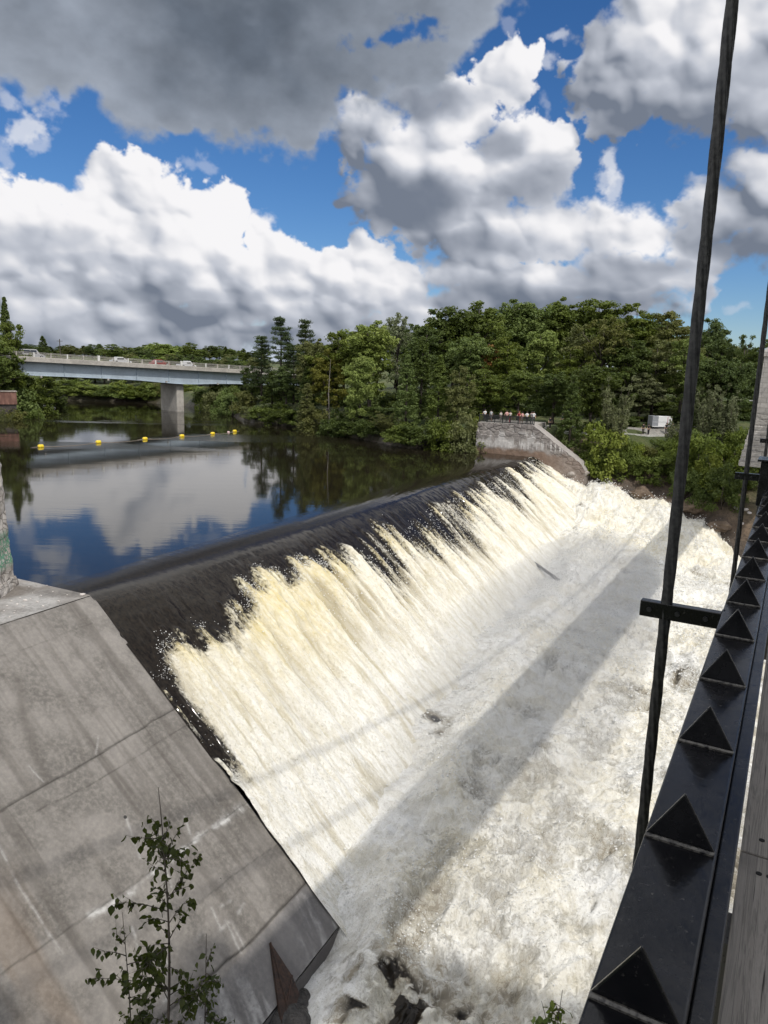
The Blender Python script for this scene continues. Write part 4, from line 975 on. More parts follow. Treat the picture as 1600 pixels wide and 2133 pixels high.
for (d, ds, lab, sh, trr, pose, ht, sho, hat) in (
    (-6.55, .55, 'person in a white shirt leaning on the wall railing, leftmost of the group', (.62, .62, .62), (.03, .03, .04), 'lean', 1.75, False, None),
    (-5.75, .9, 'person in a pale grey top standing behind the railing, second from its left end', (.40, .42, .42), (.30, .30, .32), 'stand', 1.68, True, None),
    (-4.25, .7, 'person in a light coat beside the railing post, left of the pink shirt', (.50, .46, .42), (.45, .42, .38), 'stand', 1.6, False, None),
    (-3.35, .6, 'person in a pink shirt leaning on the railing at its middle', (.62, .36, .33), (.10, .09, .10), 'lean', 1.76, False, None),
    (-2.95, .95, 'person in a white top with red skirt behind the railing middle', (.60, .57, .55), (.33, .05, .06), 'photo', 1.65, False, None),
    (-1.55, .55, 'person in a dark red shirt and cap at the railing', (.25, .025, .03), (.28, .05, .05), 'lean', 1.73, False, (.22, .03, .03)),
    (-1.15, .75, 'person with bare arms in a pink vest beside the dark red shirt', (.55, .30, .28), (.45, .36, .32), 'lean', 1.66, True, None),
    (-.45, .6, 'person in a white tee shirt with dark trousers near the right end of the railing', (.65, .65, .65), (.03, .03, .035), 'lean', 1.74, False, None),
    (.15, .8, 'person in a grey jacket at the right end of the railing', (.30, .30, .32), (.22, .22, .24), 'photo', 1.78, False, None),
    (.50, .55, 'tall person in a white top at the very right end of the railing', (.60, .60, .60), (.25, .25, .27), 'stand', 1.82, False, None)):
    make_person(lab, SD(75.55+ds, d, 4.29), RZ, sh, trr, pose, h=ht, shorts=sho, hat=hat)
# path behind the wall with its pale kerb and people
def make_path():
    pts = [hit(1135, 893), hit(1180, 900), hit(1240, 903), hit(1300, 904), hit(1345, 908), hit(1400, 908), hit(1460, 900)]
    P = []
    for q in pts: P.append([np.array([q[0]+.35*w, q[1]+w, max(gz(q[0]+.35*w, q[1]+w)+.06, q[2]+.02)]) for w in np.linspace(0, 1.7, 5)])
    struct(grid_obj('path', np.array(P), simple('path_gravel', (.22, .21, .19), .95), flip=True))
    m = simple('pale_kerb', (.5, .49, .46), .9)
    mb = MB()
    for a, b_ in zip(pts[:-1], pts[1:]):
        u = Vector(b_-a); w = Vector((-u.y, u.x, 0)).normalized()*.15
        lo = [Vector(a)-w, Vector(b_)-w, Vector(b_)+w, Vector(a)+w]
        mb.hexa([v-Vector((0, 0, .3)) for v in lo], [v+Vector((0, 0, .16)) for v in lo])
    struct(mb.build('path_kerb', m))
make_path()
for (px, py, rz, lab, sh, trr, hat, pose) in (
    (1178, 898, 2.6, 'person in a bright yellow top on the path right of the stone wall', (.62, .52, .03), (.05, .05, .06), None, 'stand'),
    (1171, 899, 2.2, 'person in dark blue beside the yellow top on the path', (.02, .05, .12), (.02, .02, .03), None, 'walk'),
    (1146, 896, 3.3, 'person in black on the path nearest the stone wall slope', (.015, .015, .018), (.02, .02, .025), None, 'walk'),
    (1340, 909, 2.9, 'person in black walking left of the white trailer', (.015, .015, .02), (.02, .02, .02), None, 'walk'),
    (1351, 910, 3.6, 'person in dark clothes standing at the grey end of the trailer', (.03, .03, .035), (.015, .015, .02), None, 'stand'),
    (1388, 909, 3.0, 'person in black standing before the white side of the trailer', (.012, .012, .014), (.02, .02, .024), None, 'stand'),
    (1401, 909, 2.5, 'person in dark clothes at the right end of the trailer', (.02, .022, .03), (.03, .03, .035), None, 'stand')):
    q = hit(px, py); make_person(lab, (q[0], q[1]+.3, gz(q[0], q[1]+.3)+.05), rz, sh, trr, pose, hat=hat, h=1.72)
def make_trailer():
    q = hit(1376, 906); x, y = q[0]+.3, q[1]+1.9; z = gz(x, y)+.02
    root = thing('food_trailer', 'white service trailer with grey end panel and red stripe on the far path', 'trailer', (x, y, z), .12); root.scale = (.78, .78, .72)
    wm = simple('white_panel', (.74, .74, .74), .4, var=.04); gm = simple('grey_panel', (.26, .27, .29), .5, var=.1); rm = simple('red_trim', (.35, .03, .03), .5)
    MB().box(-.7, 2.1, -1, 1, .45, 2.5).build('body', wm, root, bevel=.04); MB().box(-1.9, -.703, -1.0, 1.0, .45, 2.55).build('end_panel', gm, root, bevel=.03)
    MB().box(-.7, 2.1, -1.006, -1.002, 1.30, 1.36).build('stripe', gm, root); MB().box(1.16, 1.24, -1.02, -1.003, .5, 2.45).build('trim', rm, root); MB().box(-1.8, -.8, -1.012, -1.003, 1.3, 1.34).build('stripe', wm, root)
    MB().box(-1.9, 2.1, -1.15, -1.0, .30, .44).build('step', wm, root)
    for xx in (-.6, .9):
        w = MB(); w.tube([(xx, -.95, .32), (xx, -.75, .32)], .32, 18); o = w.build('wheel', BLACKM, root); MB().tube([(xx, -.965, .32), (xx, -.952, .32)], .15, 12).build('hub', gm, o)
    MB().tube([(2.1, 0, .5), (3.2, 0, .45)], .05, 8).build('tow_bar', gm, root)
make_trailer()
def make_tower():
    # masonry pylon at the far end of the footbridge
    c = BR(104, -1.6, 0); z = 3.0
    p0 = aty(1579, 900, 88.)
    c = np.array([p0[0]+3.0, p0[1]+1.2, 0]); z = 3.5
    root = thing('bridge_tower', 'pale grey cut stone tower with rusticated base at far end of footbridge', 'tower', (c[0], c[1], z), -AZ)
    m, nt, b = new_mat('cut_stone'); o = nt.obj()
    br = nt.n('ShaderNodeTexBrick', {'Vector': nt.n('ShaderNodeCombineXYZ', {0: nt.math('ADD', nt.n('ShaderNodeSeparateXYZ', {0: o}, 0), nt.n('ShaderNodeSeparateXYZ', {0: o}, 1)), 1: nt.n('ShaderNodeSeparateXYZ', {0: o}, 2)}), 'Color1': (.36, .34, .32, 1), 'Color2': (.27, .255, .24, 1), 'Mortar': (.12, .11, .10, 1), 'Scale': 1., 'Mortar Size': .02, 'Brick Width': 1.25, 'Row Height': .58, 'Bias': 0.})
    n = nt.noise(o, 2., 6.); nf = nt.noise(o, 9., 5.)
    cc = nt.mix(nt.rng(n, .35, .7, 0., .6), br, (.20, .19, .18)); setb(nt, b, color=cc, rough=.9, normal=nt.bump(nt.math('ADD', nf, n), .4, .08))
    zt = aty(1590, 742, 88.)[2]-z; zr = aty(1570, 862, 88.)[2]-z
    def frus(x0, x1, z0, z1, k0, k1, y=2.2): return [(-k0*x0, -k0*y, z0), (k0*x1, -k0*y, z0), (k0*x1, k0*y, z0), (-k0*x0, k0*y, z0)], [(-k1*x0, -k1*y, z1), (k1*x1, -k1*y, z1), (k1*x1, k1*y, z1), (-k1*x0, k1*y, z1)]
    MB().hexa(*frus(2.6, 2.6, zr, zt, 1., .93)).build('shaft', m, root, bevel=.05)
    MB().hexa(*frus(2.95, 2.95, zt, zt+.5, 1., 1.)).build('cornice', m, root, bevel=.06); MB().hexa(*frus(2.7, 2.7, zt+.5, zt+1.1, 1., .8)).build('cap', m, root, bevel=.06)
    r_ = random.Random(3)
    for k in range(int((zr+2.2)/.62)+1):
        z0 = zr-.62*(k+1); o = rough_block('base_course', m, root, (0, 0, z0), (2*(2.75+.10*k), 2*(2.35+.10*k), .585), 200+k, 0., (14,), amp=.09)
    MB().box(-3.5, -2.75, -.12, .12, zr+1.4, zr+1.5).build('sign_arm', simple('pale_metal', (.6, .6, .6), .5), root)
make_tower()

# ------------------------------------------------------------------ road bridge upstream, its traffic
def make_road_bridge():
    L = aty(20, 743, 140.); R = aty(540, 774, 186.)
    u = np.array([R[0]-L[0], R[1]-L[1], 0]); ln = np.linalg.norm(u); u /= ln; v = np.array([-u[1], u[0], 0])   # v: away from the viewer
    if v[1] < 0: v = -v
    zl, zr = L[2]-.15, R[2]-.1
    sl_ = (zr-zl)/ln
    org = np.array([L[0], L[1], 0.]); fn0 = lambda a, w, z: org+u*a+v*w+np.array([0, 0, z])
    root = thing('road_bridge', 'long concrete road bridge with pale blue steel girder crossing the upstream river', 'bridge', fn0(ln/2, 4, 0)); o0 = np.array(fn0(ln/2, 4, 0))
    fn = lambda a, w, z: fn0(a, w, zl+sl_*a+z)-o0
    con = simple('bridge_concrete', (.36, .335, .30), .9, var=.2, scale=.6, bump=.2); blu = simple('pale_blue_steel', (.35, .41, .465), .5, var=.10, scale=.5); wht = simple('pale_post', (.62, .61, .58), .7, var=.1); rail = simple('rail_steel', (.30, .28, .255), .6)
    asp = simple('asphalt', (.05, .05, .05), .9)
    A0, A1 = -40, ln+30
    MB().obox(fn, A0, A1, 0, 11.5, -.55, .0).build('deck_slab', con, root, bevel=.03)
    MB().obox(fn, A0, A1, .7, 10.8, .004, .06).build('roadway', asp, root)
    for w in (0., 11.1): MB().obox(fn, A0, A1, w, w+.4, .003, .42).build('parapet', con, root, bevel=.03)
    # haunched girders: deeper over the pier
    pier = aty(386, 800, 170.); pa = (pier-org) @ u
    def depth(a): return 2.55+.55*np.exp(-((a-pa)/9.)**2)
    av = np.linspace(A0, A1, 80)
    for w in (1.5, 5.7, 9.9):
        mb = MB(); vs = []; fs = []
        for a in av:
            for (q, z) in ((0, -.56), (.05, -.56), (.05, -.56-depth(a)), (0, -.56-depth(a))): vs.append(fn(a, w+q, z))
        for i in range(len(av)-1):
            for k in range(4): fs.append((i*4+k, i*4+(k+1) % 4, i*4+4+(k+1) % 4, i*4+4+k))
        mb.add(vs, fs); o = mb.build('girder', blu, root)
        fb = MB()
        for a, b_ in zip(av[:-1], av[1:]): fb.hexa([fn(a, w-.25, -.60-depth(a)), fn(b_, w-.25, -.60-depth(b_)), fn(b_, w+.3, -.60-depth(b_)), fn(a, w+.3, -.60-depth(a))], [fn(a, w-.25, -.561-depth(a)), fn(b_, w-.25, -.561-depth(b_)), fn(b_, w+.3, -.561-depth(b_)), fn(a, w+.3, -.561-depth(a))])
        me = fb.build('flange', blu, o)
        if w == 1.5:
            for k in range(9): MB().obox(fn, 3+k*8.0, 3.12+k*8.0, w-.24, w-.001, -.6-2.5, -.57).build('stiffener', blu, o)
    # pier wall
    pz = zl+sl_*pa
    q = fn0(pa, 5.7, 0)-o0
    P = lambda a, w, z: q+u*a+v*w+np.array([0, 0, z])
    mb = MB(); prof_ = [(-.95, -3.3), (.95, -3.3), (.95, 3.3), (-.95, 3.3)]
    mb.hexa([P(a*1.02, w, -3) for a, w in prof_], [P(a, w, pz-.62-3.1) for a, w in prof_]); mb.build('pier', con, root, bevel=.25)
    # railing: posts, rails
    for i, a in enumerate(np.arange(-2, ln+20, 3.3)):
        big = i % 6 == 0
        MB().obox(fn, a-(.22 if big else .10), a+(.22 if big else .10), .06, .34, .42, 1.42 if big else 1.25).build('rail_post', wht if i % 2 == 0 or big else con, root)
    for z in (.75, 1.0, 1.22): MB().obox(fn, A0, A1, .16, .24, z-.04, z+.04).build('rail', rail, root)
    for z in (.75, 1.22): MB().obox(fn, A0, A1, 11.25, 11.33, z-.04, z+.04).build('rail', rail, root)
    # drain spouts under the near edge
    for k in range(5): MB().obox(fn, 6+k*14., 6.35+k*14., .9, 1.2, -3.5, -3.15).build('bearing_bracket', con, root)
    return fn, o0, u, v, sl_, ln
RB_FN, RB_O, RB_U, RB_V, RB_S, RB_L = make_road_bridge()
def make_car(label, a, w, colr, kind='car', cat='car'):
    loc = RB_FN(a, w, .065)+RB_O
    root = thing('parked_car' if False else kind, label, cat, loc, math.atan2(RB_U[1], RB_U[0]))
    pm = simple('car_paint', colr, .3, var=.04); gl = simple('car_glass', (.02, .025, .03), .1); ty = simple('tyre_rubber', (.015, .015, .015), .8); rimm = simple('rim_metal', (.45, .45, .46), .35)
    tall = kind in ('van', 'suv')
    Lc, hh, roof = (4.6, .92, 1.82) if tall else (4.5, .82, 1.45)
    def loft(prof_, w0, name, m):
        n = len(prof_); vs = [(x, -wd, z) for x, z, wd in prof_]+[(x, wd, z) for x, z, wd in prof_]
        mb = MB(); mb.add(vs, [tuple(range(n-1, -1, -1)), tuple(range(n, 2*n))]+[(i, (i+1) % n, (i+1) % n+n, i+n) for i in range(n)])
        return mb.build(name, m, root, bevel=.05)
    h = Lc/2
    loft([(-h, .35, .85), (-h+.05, hh, .86), (-h+.4, hh+.05, .86), (h-1.2, hh+.04, .86), (h-.15, hh-.18, .84), (h, .45, .84), (h-.05, .25, .84), (-h+.1, .25, .84)], .86, 'body', pm)
    if kind == 'pickup_truck': loft([(-.5, hh+.02, .80), (-.35, 1.55, .68), (.75, 1.55, .68), (1.35, hh+.02, .78)], .8, 'cabin', pm)
    elif tall: loft([(-h+.05, hh+.02, .80), (-h+.25, roof, .70), (h-1.7, roof, .70), (h-1.05, hh+.02, .80)], .8, 'cabin', pm)
    else: loft([(-h+.55, hh+.03, .78), (-h+1.15, roof, .62), (h-2.0, roof, .62), (h-1.1, hh+.02, .78)], .8, 'cabin', pm)
    x0, x1 = (-.25, .65) if kind == 'pickup_truck' else ((-h+.45, h-1.75) if tall else (-h+1.15, h-1.9))
    for s in (-1, 1):
        for q0, q1 in ((x0, (x0+x1)/2-.05), ((x0+x1)/2+.05, x1)):
            MB().hexa([(q0-.1, s*.80, hh+.10), (q1+.1, s*.80, hh+.10), (q1+.1, s*.815, hh+.10), (q0-.1, s*.815, hh+.10)], [(q0, s*.69, roof-.15), (q1, s*.69, roof-.15), (q1, s*.72, roof-.15), (q0, s*.72, roof-.15)]).build('window', gl, root)
        for xx in (-h+.85, h-.85):
            o = MB().tube([(xx, s*.70, .32), (xx, s*.90, .32)], .32, 20).build('wheel', ty, root); MB().tube([(xx, s*.895, .32), (xx, s*.91, .32)], .19, 14).build('rim', rimm, o)
    return root
def ra(px): # along-bridge distance seen at a photo column
    best = min(np.arange(-10, RB_L+20, .25), key=lambda a: abs(px-(CX+FPX*((RB_FN(a, 3, .5)+RB_O-CAM) @ _r)/((RB_FN(a, 3, .5)+RB_O-CAM) @ _f)))); return float(best)
make_car('silver white van at the left end of the road bridge', ra(76), 5.0, (.36, .36, .37), 'van', 'van')
make_car('white car on the road bridge left of its middle', ra(262), 5.0, (.5, .5, .5), 'car')
make_car('dark red car on the road bridge between the white car and the pickup', ra(345), 5.2, (.22, .035, .03), 'car')
make_car('white pickup truck on the road bridge above the pier', ra(399), 5.0, (.52, .52, .52), 'pickup_truck', 'pickup truck')

# ------------------------------------------------------------------ buoy line, left bank wall
YEL = simple('buoy_yellow', (.72, .52, .02), .45, var=.08); ROD = simple('boom_pole', (.20, .17, .14), .8); PINK = simple('pale_float', (.62, .45, .42), .6)
def make_buoys():
    d0 = (-.92, -.39)
    pos = [(85, 930, 'leftmost yellow buoy, nearest the left bank'), (205, 921, 'second yellow buoy from the left on the buoy line'), (302, 914, 'third yellow buoy from the left on the buoy line'), (379, 908, 'yellow buoy floating just left of the bridge pier reflection'), (443, 903, 'yellow buoy just right of the bridge pier reflection'), (489, 898, 'rightmost yellow buoy, nearest the wooded bank')]
    W_ = [np.array(atz(px, py+1.5, 0)) for px, py, _ in pos]
    for i, (q, (_, _, lab)) in enumerate(zip(W_, pos)):
        root = thing('buoy', lab, 'buoy', (q[0], q[1], 0), 0, 'yellow buoys across the river')
        rz = math.atan2((W_[min(i+1, 5)]-W_[max(i-1, 0)])[1], (W_[min(i+1, 5)]-W_[max(i-1, 0)])[0])
        MB().lathe((-.52, 0, .14), [(.0, 0), (.24, .02), (.34, .10), (.37, .25), (.37, .79), (.34, .94), (.24, 1.02), (.0, 1.04)], 24, (1, 0, 0)).build('float', YEL, root, smooth=True)
        MB().tube([(-1.9, .0, .03), (-1.2, 0, .06), (-.5, 0, .08)], [.03, .045, .05], 8).build('pole', ROD, root); MB().tube([(.5, 0, .08), (1.2, 0, .06), (1.9, 0, .03)], [.05, .045, .03], 8).build('pole', ROD, root)
        MB().lathe((-.545, 0, .14), [(.0, 0), (.06, 0), (.06, 1.09), (.0, 1.09)], 10, (1, 0, 0)).build('axle', ROD, root)
        root.rotation_euler = (0, 0, rz); root.scale = (.70, .70, .70)
    # slack boom cable floating between the buoys
    pts = []
    for a, b_ in zip(W_[:-1], W_[1:]):
        for t in np.linspace(0, 1, 10)[:-1]: pts.append(a+(b_-a)*t+np.array([.5*math.sin(t*math.pi), -.9*math.sin(t*math.pi), .015]))
    o = MB().tube(pts, .03, 6).build('boom_cable', ROD); tag(o, 'thin cable floating in the water between the yellow buoys', 'cable')
    q = atz(476, 901, 0); o = MB().lathe((-.2, 0, .06), [(.0, 0), (.14, .02), (.17, .1), (.17, .3), (.14, .38), (.0, .4)], 16, (1, 0, 0)).build('marker_float', PINK, smooth=True); o.location = Vector((q[0], q[1], 0)); tag(o, 'small pinkish float just left of the rightmost yellow buoy', 'float')
make_buoys()
def make_left_bank():
    a = aty(-40, 842, 133.); b_ = aty(36, 842, 136.); zt = aty(20, 815, 135.)[2]
    rm, nt, b = new_mat('rusty_sheet'); o = nt.obj(); n = nt.noise(nt.n('ShaderNodeMapping', {0: o, 3: (1.5, 1.5, .5)}), 1.2, 5.); 
    setb(nt, b, color=nt.mix(nt.rng(n, .35, .7), (.13, .065, .05), (.24, .125, .095)), rough=.9, normal=nt.bump(nt.n('ShaderNodeTexWave', {'Vector': o, 'Scale': 2.2}, 1), .4, .05))
    u = Vector(b_-a); u.z = 0; w = Vector((-u.y, u.x, 0)).normalized(); z0 = zt-2.4
    root = thing('rusty_shed', 'low rusty brown sheet metal shed on the left bank at the photo edge', 'shed', ((a[0]+b_[0])/2, (a[1]+b_[1])/2, z0)); org = np.array(root.location)
    fn = lambda t, p, z: np.array(a)*[1, 1, 0]+np.array(u)*t+np.array(w)*p+np.array([0, 0, z])-org
    MB().obox(fn, 0, 1, 0, 3.5, z0, zt-.12).build('wall', rm, root, bevel=.03); MB().obox(fn, -.02, 1.02, -.15, 3.65, zt-.119, zt).build('roof', simple('pale_roof', (.30, .27, .24), .8), root, bevel=.02)
    MB().obox(fn, 0.02, .98, .3, 3.2, z0-2.2, z0-.003).build('crib_base', WOODWET, root)
    rr = random.Random(8)
    for i in range(9):
        px, py = rr.uniform(38, 118), rr.uniform(838, 862); q = hit(px, py, 100, 260); o = rock_mesh('rock', GREYROCK, rr.uniform(.5, 1.2), 300+i, .6, 3); o.location = Vector((q[0], q[1], q[2]+.1)); o.rotation_euler = (0, 0, rr.uniform(0, 6))
        tag(o, 'grey rock on the left bank below the rusty shed, among pale driftwood', 'rock', 'grey rocks on the left bank')
    dwm = simple('bleached_wood', (.36, .33, .30), .9)
    for i in range(7):
        px, py = rr.uniform(40, 85), rr.uniform(822, 850); q = hit(px, min(py+14, 862), 100, 260); q = np.array([q[0], q[1], q[2]])
        e = q+np.array([rr.uniform(-1.5, 2.5), rr.uniform(-1, 1), rr.uniform(1.2, 3.0)]); mid = (q+e)/2+np.array([rr.uniform(-.4, .4), 0, rr.uniform(0, .4)])
        mb = MB(); mb.tube([q*0, mid-q, e-q], [.10, .07, .03], 6)
        for k in range(3): s_ = mid-q+(e-mid)*rr.uniform(0, .8); mb.tube([s_, s_+np.array([rr.uniform(-.9, .9), rr.uniform(-.4, .4), rr.uniform(.2, .9)])], [.03, .012], 5)
        o = mb.build('dead_branch', dwm); o.location = Vector(q); tag(o, 'bleached dead branch sticking up beside the rusty shed', 'branch', 'dead branches beside the rusty shed')
make_left_bank()

# ------------------------------------------------------------------ vegetation
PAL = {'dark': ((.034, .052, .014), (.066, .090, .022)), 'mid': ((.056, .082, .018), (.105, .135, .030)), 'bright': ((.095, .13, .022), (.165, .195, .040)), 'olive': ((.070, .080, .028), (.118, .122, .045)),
       'grey': ((.085, .098, .055), (.145, .158, .098)), 'gold': ((.085, .095, .02), (.145, .145, .035)), 'rust': ((.18, .080, .022), (.28, .125, .035)), 'pine': ((.024, .040, .018), (.050, .072, .032)), 'lime': ((.11, .155, .024), (.18, .22, .045)),
       'fresh': ((.055, .085, .017), (.115, .15, .030)), 'birch': ((.014, .021, .007), (.038, .048, .013))}
_lm = {}
def leaf_mat(p):
    if p in _lm: return _lm[p]
    m = bpy.data.materials.new('leaves_'+p); m.use_nodes = True; nt = NT(m.node_tree); b = m.node_tree.nodes['Principled BSDF']
    t = nt.attr('tone'); o = nt.n('ShaderNodeObjectInfo', out=5)
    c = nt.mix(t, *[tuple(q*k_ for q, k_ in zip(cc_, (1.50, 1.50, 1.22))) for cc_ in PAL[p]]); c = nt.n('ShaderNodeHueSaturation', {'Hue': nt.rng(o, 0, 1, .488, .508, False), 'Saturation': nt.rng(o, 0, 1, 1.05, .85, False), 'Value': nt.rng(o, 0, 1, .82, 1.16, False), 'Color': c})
    setb(nt, b, color=c, rough=.55, spec=.25)
    tr = nt.n('ShaderNodeBsdfTranslucent', {'Color': nt.mix(.5, c, (.12, .16, .02))})
    ms = nt.n('ShaderNodeMixShader', {0: .34, 1: b.outputs[0], 2: tr})
    out = [n for n in m.node_tree.nodes if n.type == 'OUTPUT_MATERIAL'][0]; m.node_tree.links.new(ms, out.inputs[0])
    _lm[p] = m; return m
BARK = simple('bark', (.060, .048, .038), .9, var=.4, scale=3, bump=.5); BIRCHB = simple('pale_bark', (.30, .28, .25), .85, var=.35, scale=4); DEADB = simple('dead_grey_wood', (.23, .205, .18), .9, var=.3)
def leaf_quads(r, cen, rad, n, size, flat=.8, up=.5, aspect=.62, tone=None):
    """n leaf sprays around each clump centre -> verts (4N,3), tone (N,)"""
    k = len(cen); C_ = np.repeat(cen, n, 0); R_ = np.repeat(rad, n)
    d = r.normal(size=(k*n, 3)); d /= np.linalg.norm(d, axis=1, keepdims=True)
    u = r.random(k*n)**.42
    P = C_+d*(R_*u)[:, None]*np.array([1, 1, flat])
    N = d*.55+np.array([0, 0, up])+r.normal(size=(k*n, 3))*.45; N /= np.linalg.norm(N, axis=1, keepdims=True)
    A = np.cross(N, r.normal(size=(k*n, 3))); A /= np.linalg.norm(A, axis=1, keepdims=True); B = np.cross(N, A)
    L = size*(.6+.8*r.random(k*n)); A *= (L*.5)[:, None]; B *= (L*.5*aspect)[:, None]
    droop = N*(L*.10)[:, None]
    V = np.stack([P-A-droop, P-B*1.0, P+A-droop, P+B*1.0], 1).reshape(-1, 3)
    T = np.clip(np.repeat(r.random(k) if tone is None else tone, n)*.55+r.random(k*n)*.35+.10*u, 0, 1)
    return V, T
def crown_obj(name, V, T, m, parent):
    n = len(V)//4
    return fast_mesh(name, V, np.arange(4*n).reshape(n, 4), m, parent, {'tone': ('POINT', 'FLOAT', np.repeat(T, 4))}, smooth=False)
def build_tree(kind, seed, pal):
    """one tree at its own size, standing at the origin -> (root, height, width)"""
    r = np.random.default_rng(seed*31+7)
    nm = {'broad': 'broadleaf_tree', 'maple': 'maple_tree', 'cone': 'conifer_tree', 'pine': 'pine_tree', 'shrub': 'shrub', 'feather': 'willow_shrub', 'dead': 'dead_tree', 'open': 'broadleaf_tree'}[kind]
    root = bpy.data.objects.new(nm, None); root.empty_display_size = .3; COL.objects.link(root)
    tr = MB(); m = leaf_mat(pal)
    if kind in ('broad', 'maple', 'open'):
        Hh, Wd = 15., 9.6; nC = {'broad': 135, 'maple': 150, 'open': 84}[kind]
        cs = []
        lob = [(r.uniform(-.45, .45), r.uniform(-.45, .45), r.uniform(.42, .82), r.uniform(.38, .6)) for _ in range(7)]+[(0, 0, .6, .72), (0, 0, .84, .42), (.2, -.2, .35, .6), (-.3, .2, .38, .55)]
        while len(cs) < nC:
            lx, ly, lz, lr = lob[r.integers(len(lob))]; d = r.normal(size=3); d /= np.linalg.norm(d); u = r.uniform(.62, 1.0)
            p = np.array([lx*Wd/2+d[0]*u*lr*Wd/2, ly*Wd/2+d[1]*u*lr*Wd/2, lz*Hh+d[2]*u*lr*Hh*.30])
            if .10*Hh < p[2] < Hh*.985 and np.hypot(p[0], p[1]) < Wd*.54: cs.append(p)
        cs = np.array(cs); rad = r.uniform(.40, 1.15, nC)*(1.0 if kind != 'open' else .85)
        V, T = leaf_quads(r, cs, rad, {'broad': 92, 'maple': 98, 'open': 62}[kind], .37, .62, .55)
        tr.tube([(0, 0, -.6), (.1, 0, Hh*.2), (.05, .1, Hh*.5), (0, 0, Hh*.88)], [.30, .24, .15, .03], 8)
        for i in range(14):
            c = cs[r.integers(nC)]; z0 = min(c[2]*.65, Hh*.7); tr.tube([(.05, .05, z0), tuple(np.array([c[0]*.5, c[1]*.5, (z0+c[2])/2+.3])), tuple(c)], [.11, .07, .02], 5)
        tm = BARK
    elif kind == 'cone':
        Hh, Wd = 15., 5.2; cs = []; rad = []
        for i in range(190):
            t = r.random()**.8; h = .03+.95*t; rr = (1-h)**.8*Wd/2*(.55+.5*r.random()); a = r.uniform(0, 6.28)
            cs.append((rr*math.cos(a), rr*math.sin(a), h*Hh-.25*rr)); rad.append(.32+.42*(1-h))
        cs = np.array(cs); rad = np.array(rad); V, T = leaf_quads(r, cs, rad, 36, .36, .75, .35, .5)
        tr.tube([(0, 0, -.6), (0, 0, Hh*.5), (0, 0, Hh*.97)], [.22, .13, .02], 7); tm = BARK
    elif kind == 'pine':
        Hh, Wd = 16., 8.; cs = []; rad = []
        for i in range(14):
            h = .26+.70*i/13; k = r.integers(4, 7)
            for j in range(k):
                a = r.uniform(0, 6.28); L = Wd/2*(1.05-.72*(h-.26)/.74)*r.uniform(.4, 1.05); dz = r.uniform(.1, .5)
                tr.tube([(0, 0, h*Hh), (L*.5*math.cos(a), L*.5*math.sin(a), h*Hh+dz*.3), (L*math.cos(a), L*math.sin(a), h*Hh+dz)], [.08, .05, .02], 5)
                for t in (.5, .72, .95): cs.append((L*t*math.cos(a)+r.uniform(-.3, .3), L*t*math.sin(a)+r.uniform(-.3, .3), h*Hh+dz*t+.12)); rad.append(r.uniform(.55, .95))
        cs.append((0, 0, Hh*.985)); rad.append(.5)
        cs = np.array(cs); rad = np.array(rad); V, T = leaf_quads(r, cs, rad, 40, .36, .55, .6, .4)
        tr.tube([(0, 0, -.6), (.1, 0, Hh*.5), (0, 0, Hh*.99)], [.27, .18, .03], 8); tm = BARK
    elif kind == 'shrub':
        Hh, Wd = 5., 6.; cs = []
        while len(cs) < 62:
            p = r.uniform(-1, 1, 3); p[2] = abs(p[2])
            q = np.linalg.norm(p)
            if .45 < q < 1: cs.append((p[0]*Wd*.45, p[1]*Wd*.45, .1+p[2]*Hh*.88*r.uniform(.85, 1.06)))
        cs = np.array(cs); rad = r.uniform(.4, .85, len(cs)); V, T = leaf_quads(r, cs, rad, 84, .27, .8, .5)
        for i in range(9): c = cs[r.integers(len(cs))]; tr.tube([(r.uniform(-.4, .4), r.uniform(-.4, .4), -.4), tuple(c*.5), tuple(c)], [.06, .045, .015], 5)
        tm = BARK
    elif kind == 'feather':
        Hh, Wd = 7., 5.; cs = []; rad = []
        for i in range(24):
            a = r.uniform(0, 6.28); L = r.uniform(.55, 1.)*Hh; sp = r.uniform(.1, 1)*Wd*.42
            tip = np.array([sp*math.cos(a), sp*math.sin(a), L]); tr.tube([(0, 0, -.3), tuple(tip*[.35, .35, .5]), tuple(tip)], [.05, .03, .008], 5)
            for t in np.linspace(.25, 1.0, 8): cs.append(tip*[t**1.4, t**1.4, t]+r.normal(size=3)*.08); rad.append(.55*(1.12-t)+.12)
        cs = np.array(cs); rad = np.array(rad); V, T = leaf_quads(r, cs, rad, 34, .26, 1.2, .3, .35)
        tm = BARK
    elif kind == 'dead':
        Hh, Wd = 12., 3.; tr.tube([(0, 0, -.5), (.32, 0, Hh*.3), (.1, .05, Hh*.6), (.45, 0, Hh)], [.12, .09, .06, .012], 7)
        for i in range(20):
            h = r.uniform(.2, .98)*Hh; a = r.uniform(0, 6.28); L = r.uniform(.4, 1.5)*(1.1-h/Hh); tr.tube([(0, 0, h), (L*.6*math.cos(a), L*.6*math.sin(a), h+.1*L), (L*math.cos(a), L*math.sin(a), h+r.uniform(-.2, .5)*L)], [.03, .02, .006], 5)
        V = None; tm = DEADB
    tr.build('trunk' if kind not in ('shrub', 'feather') else 'stems', tm, root, smooth=True)
    if V is not None: crown_obj('crown', V, T, m, root)
    return root, Hh, Wd
_tp = {}
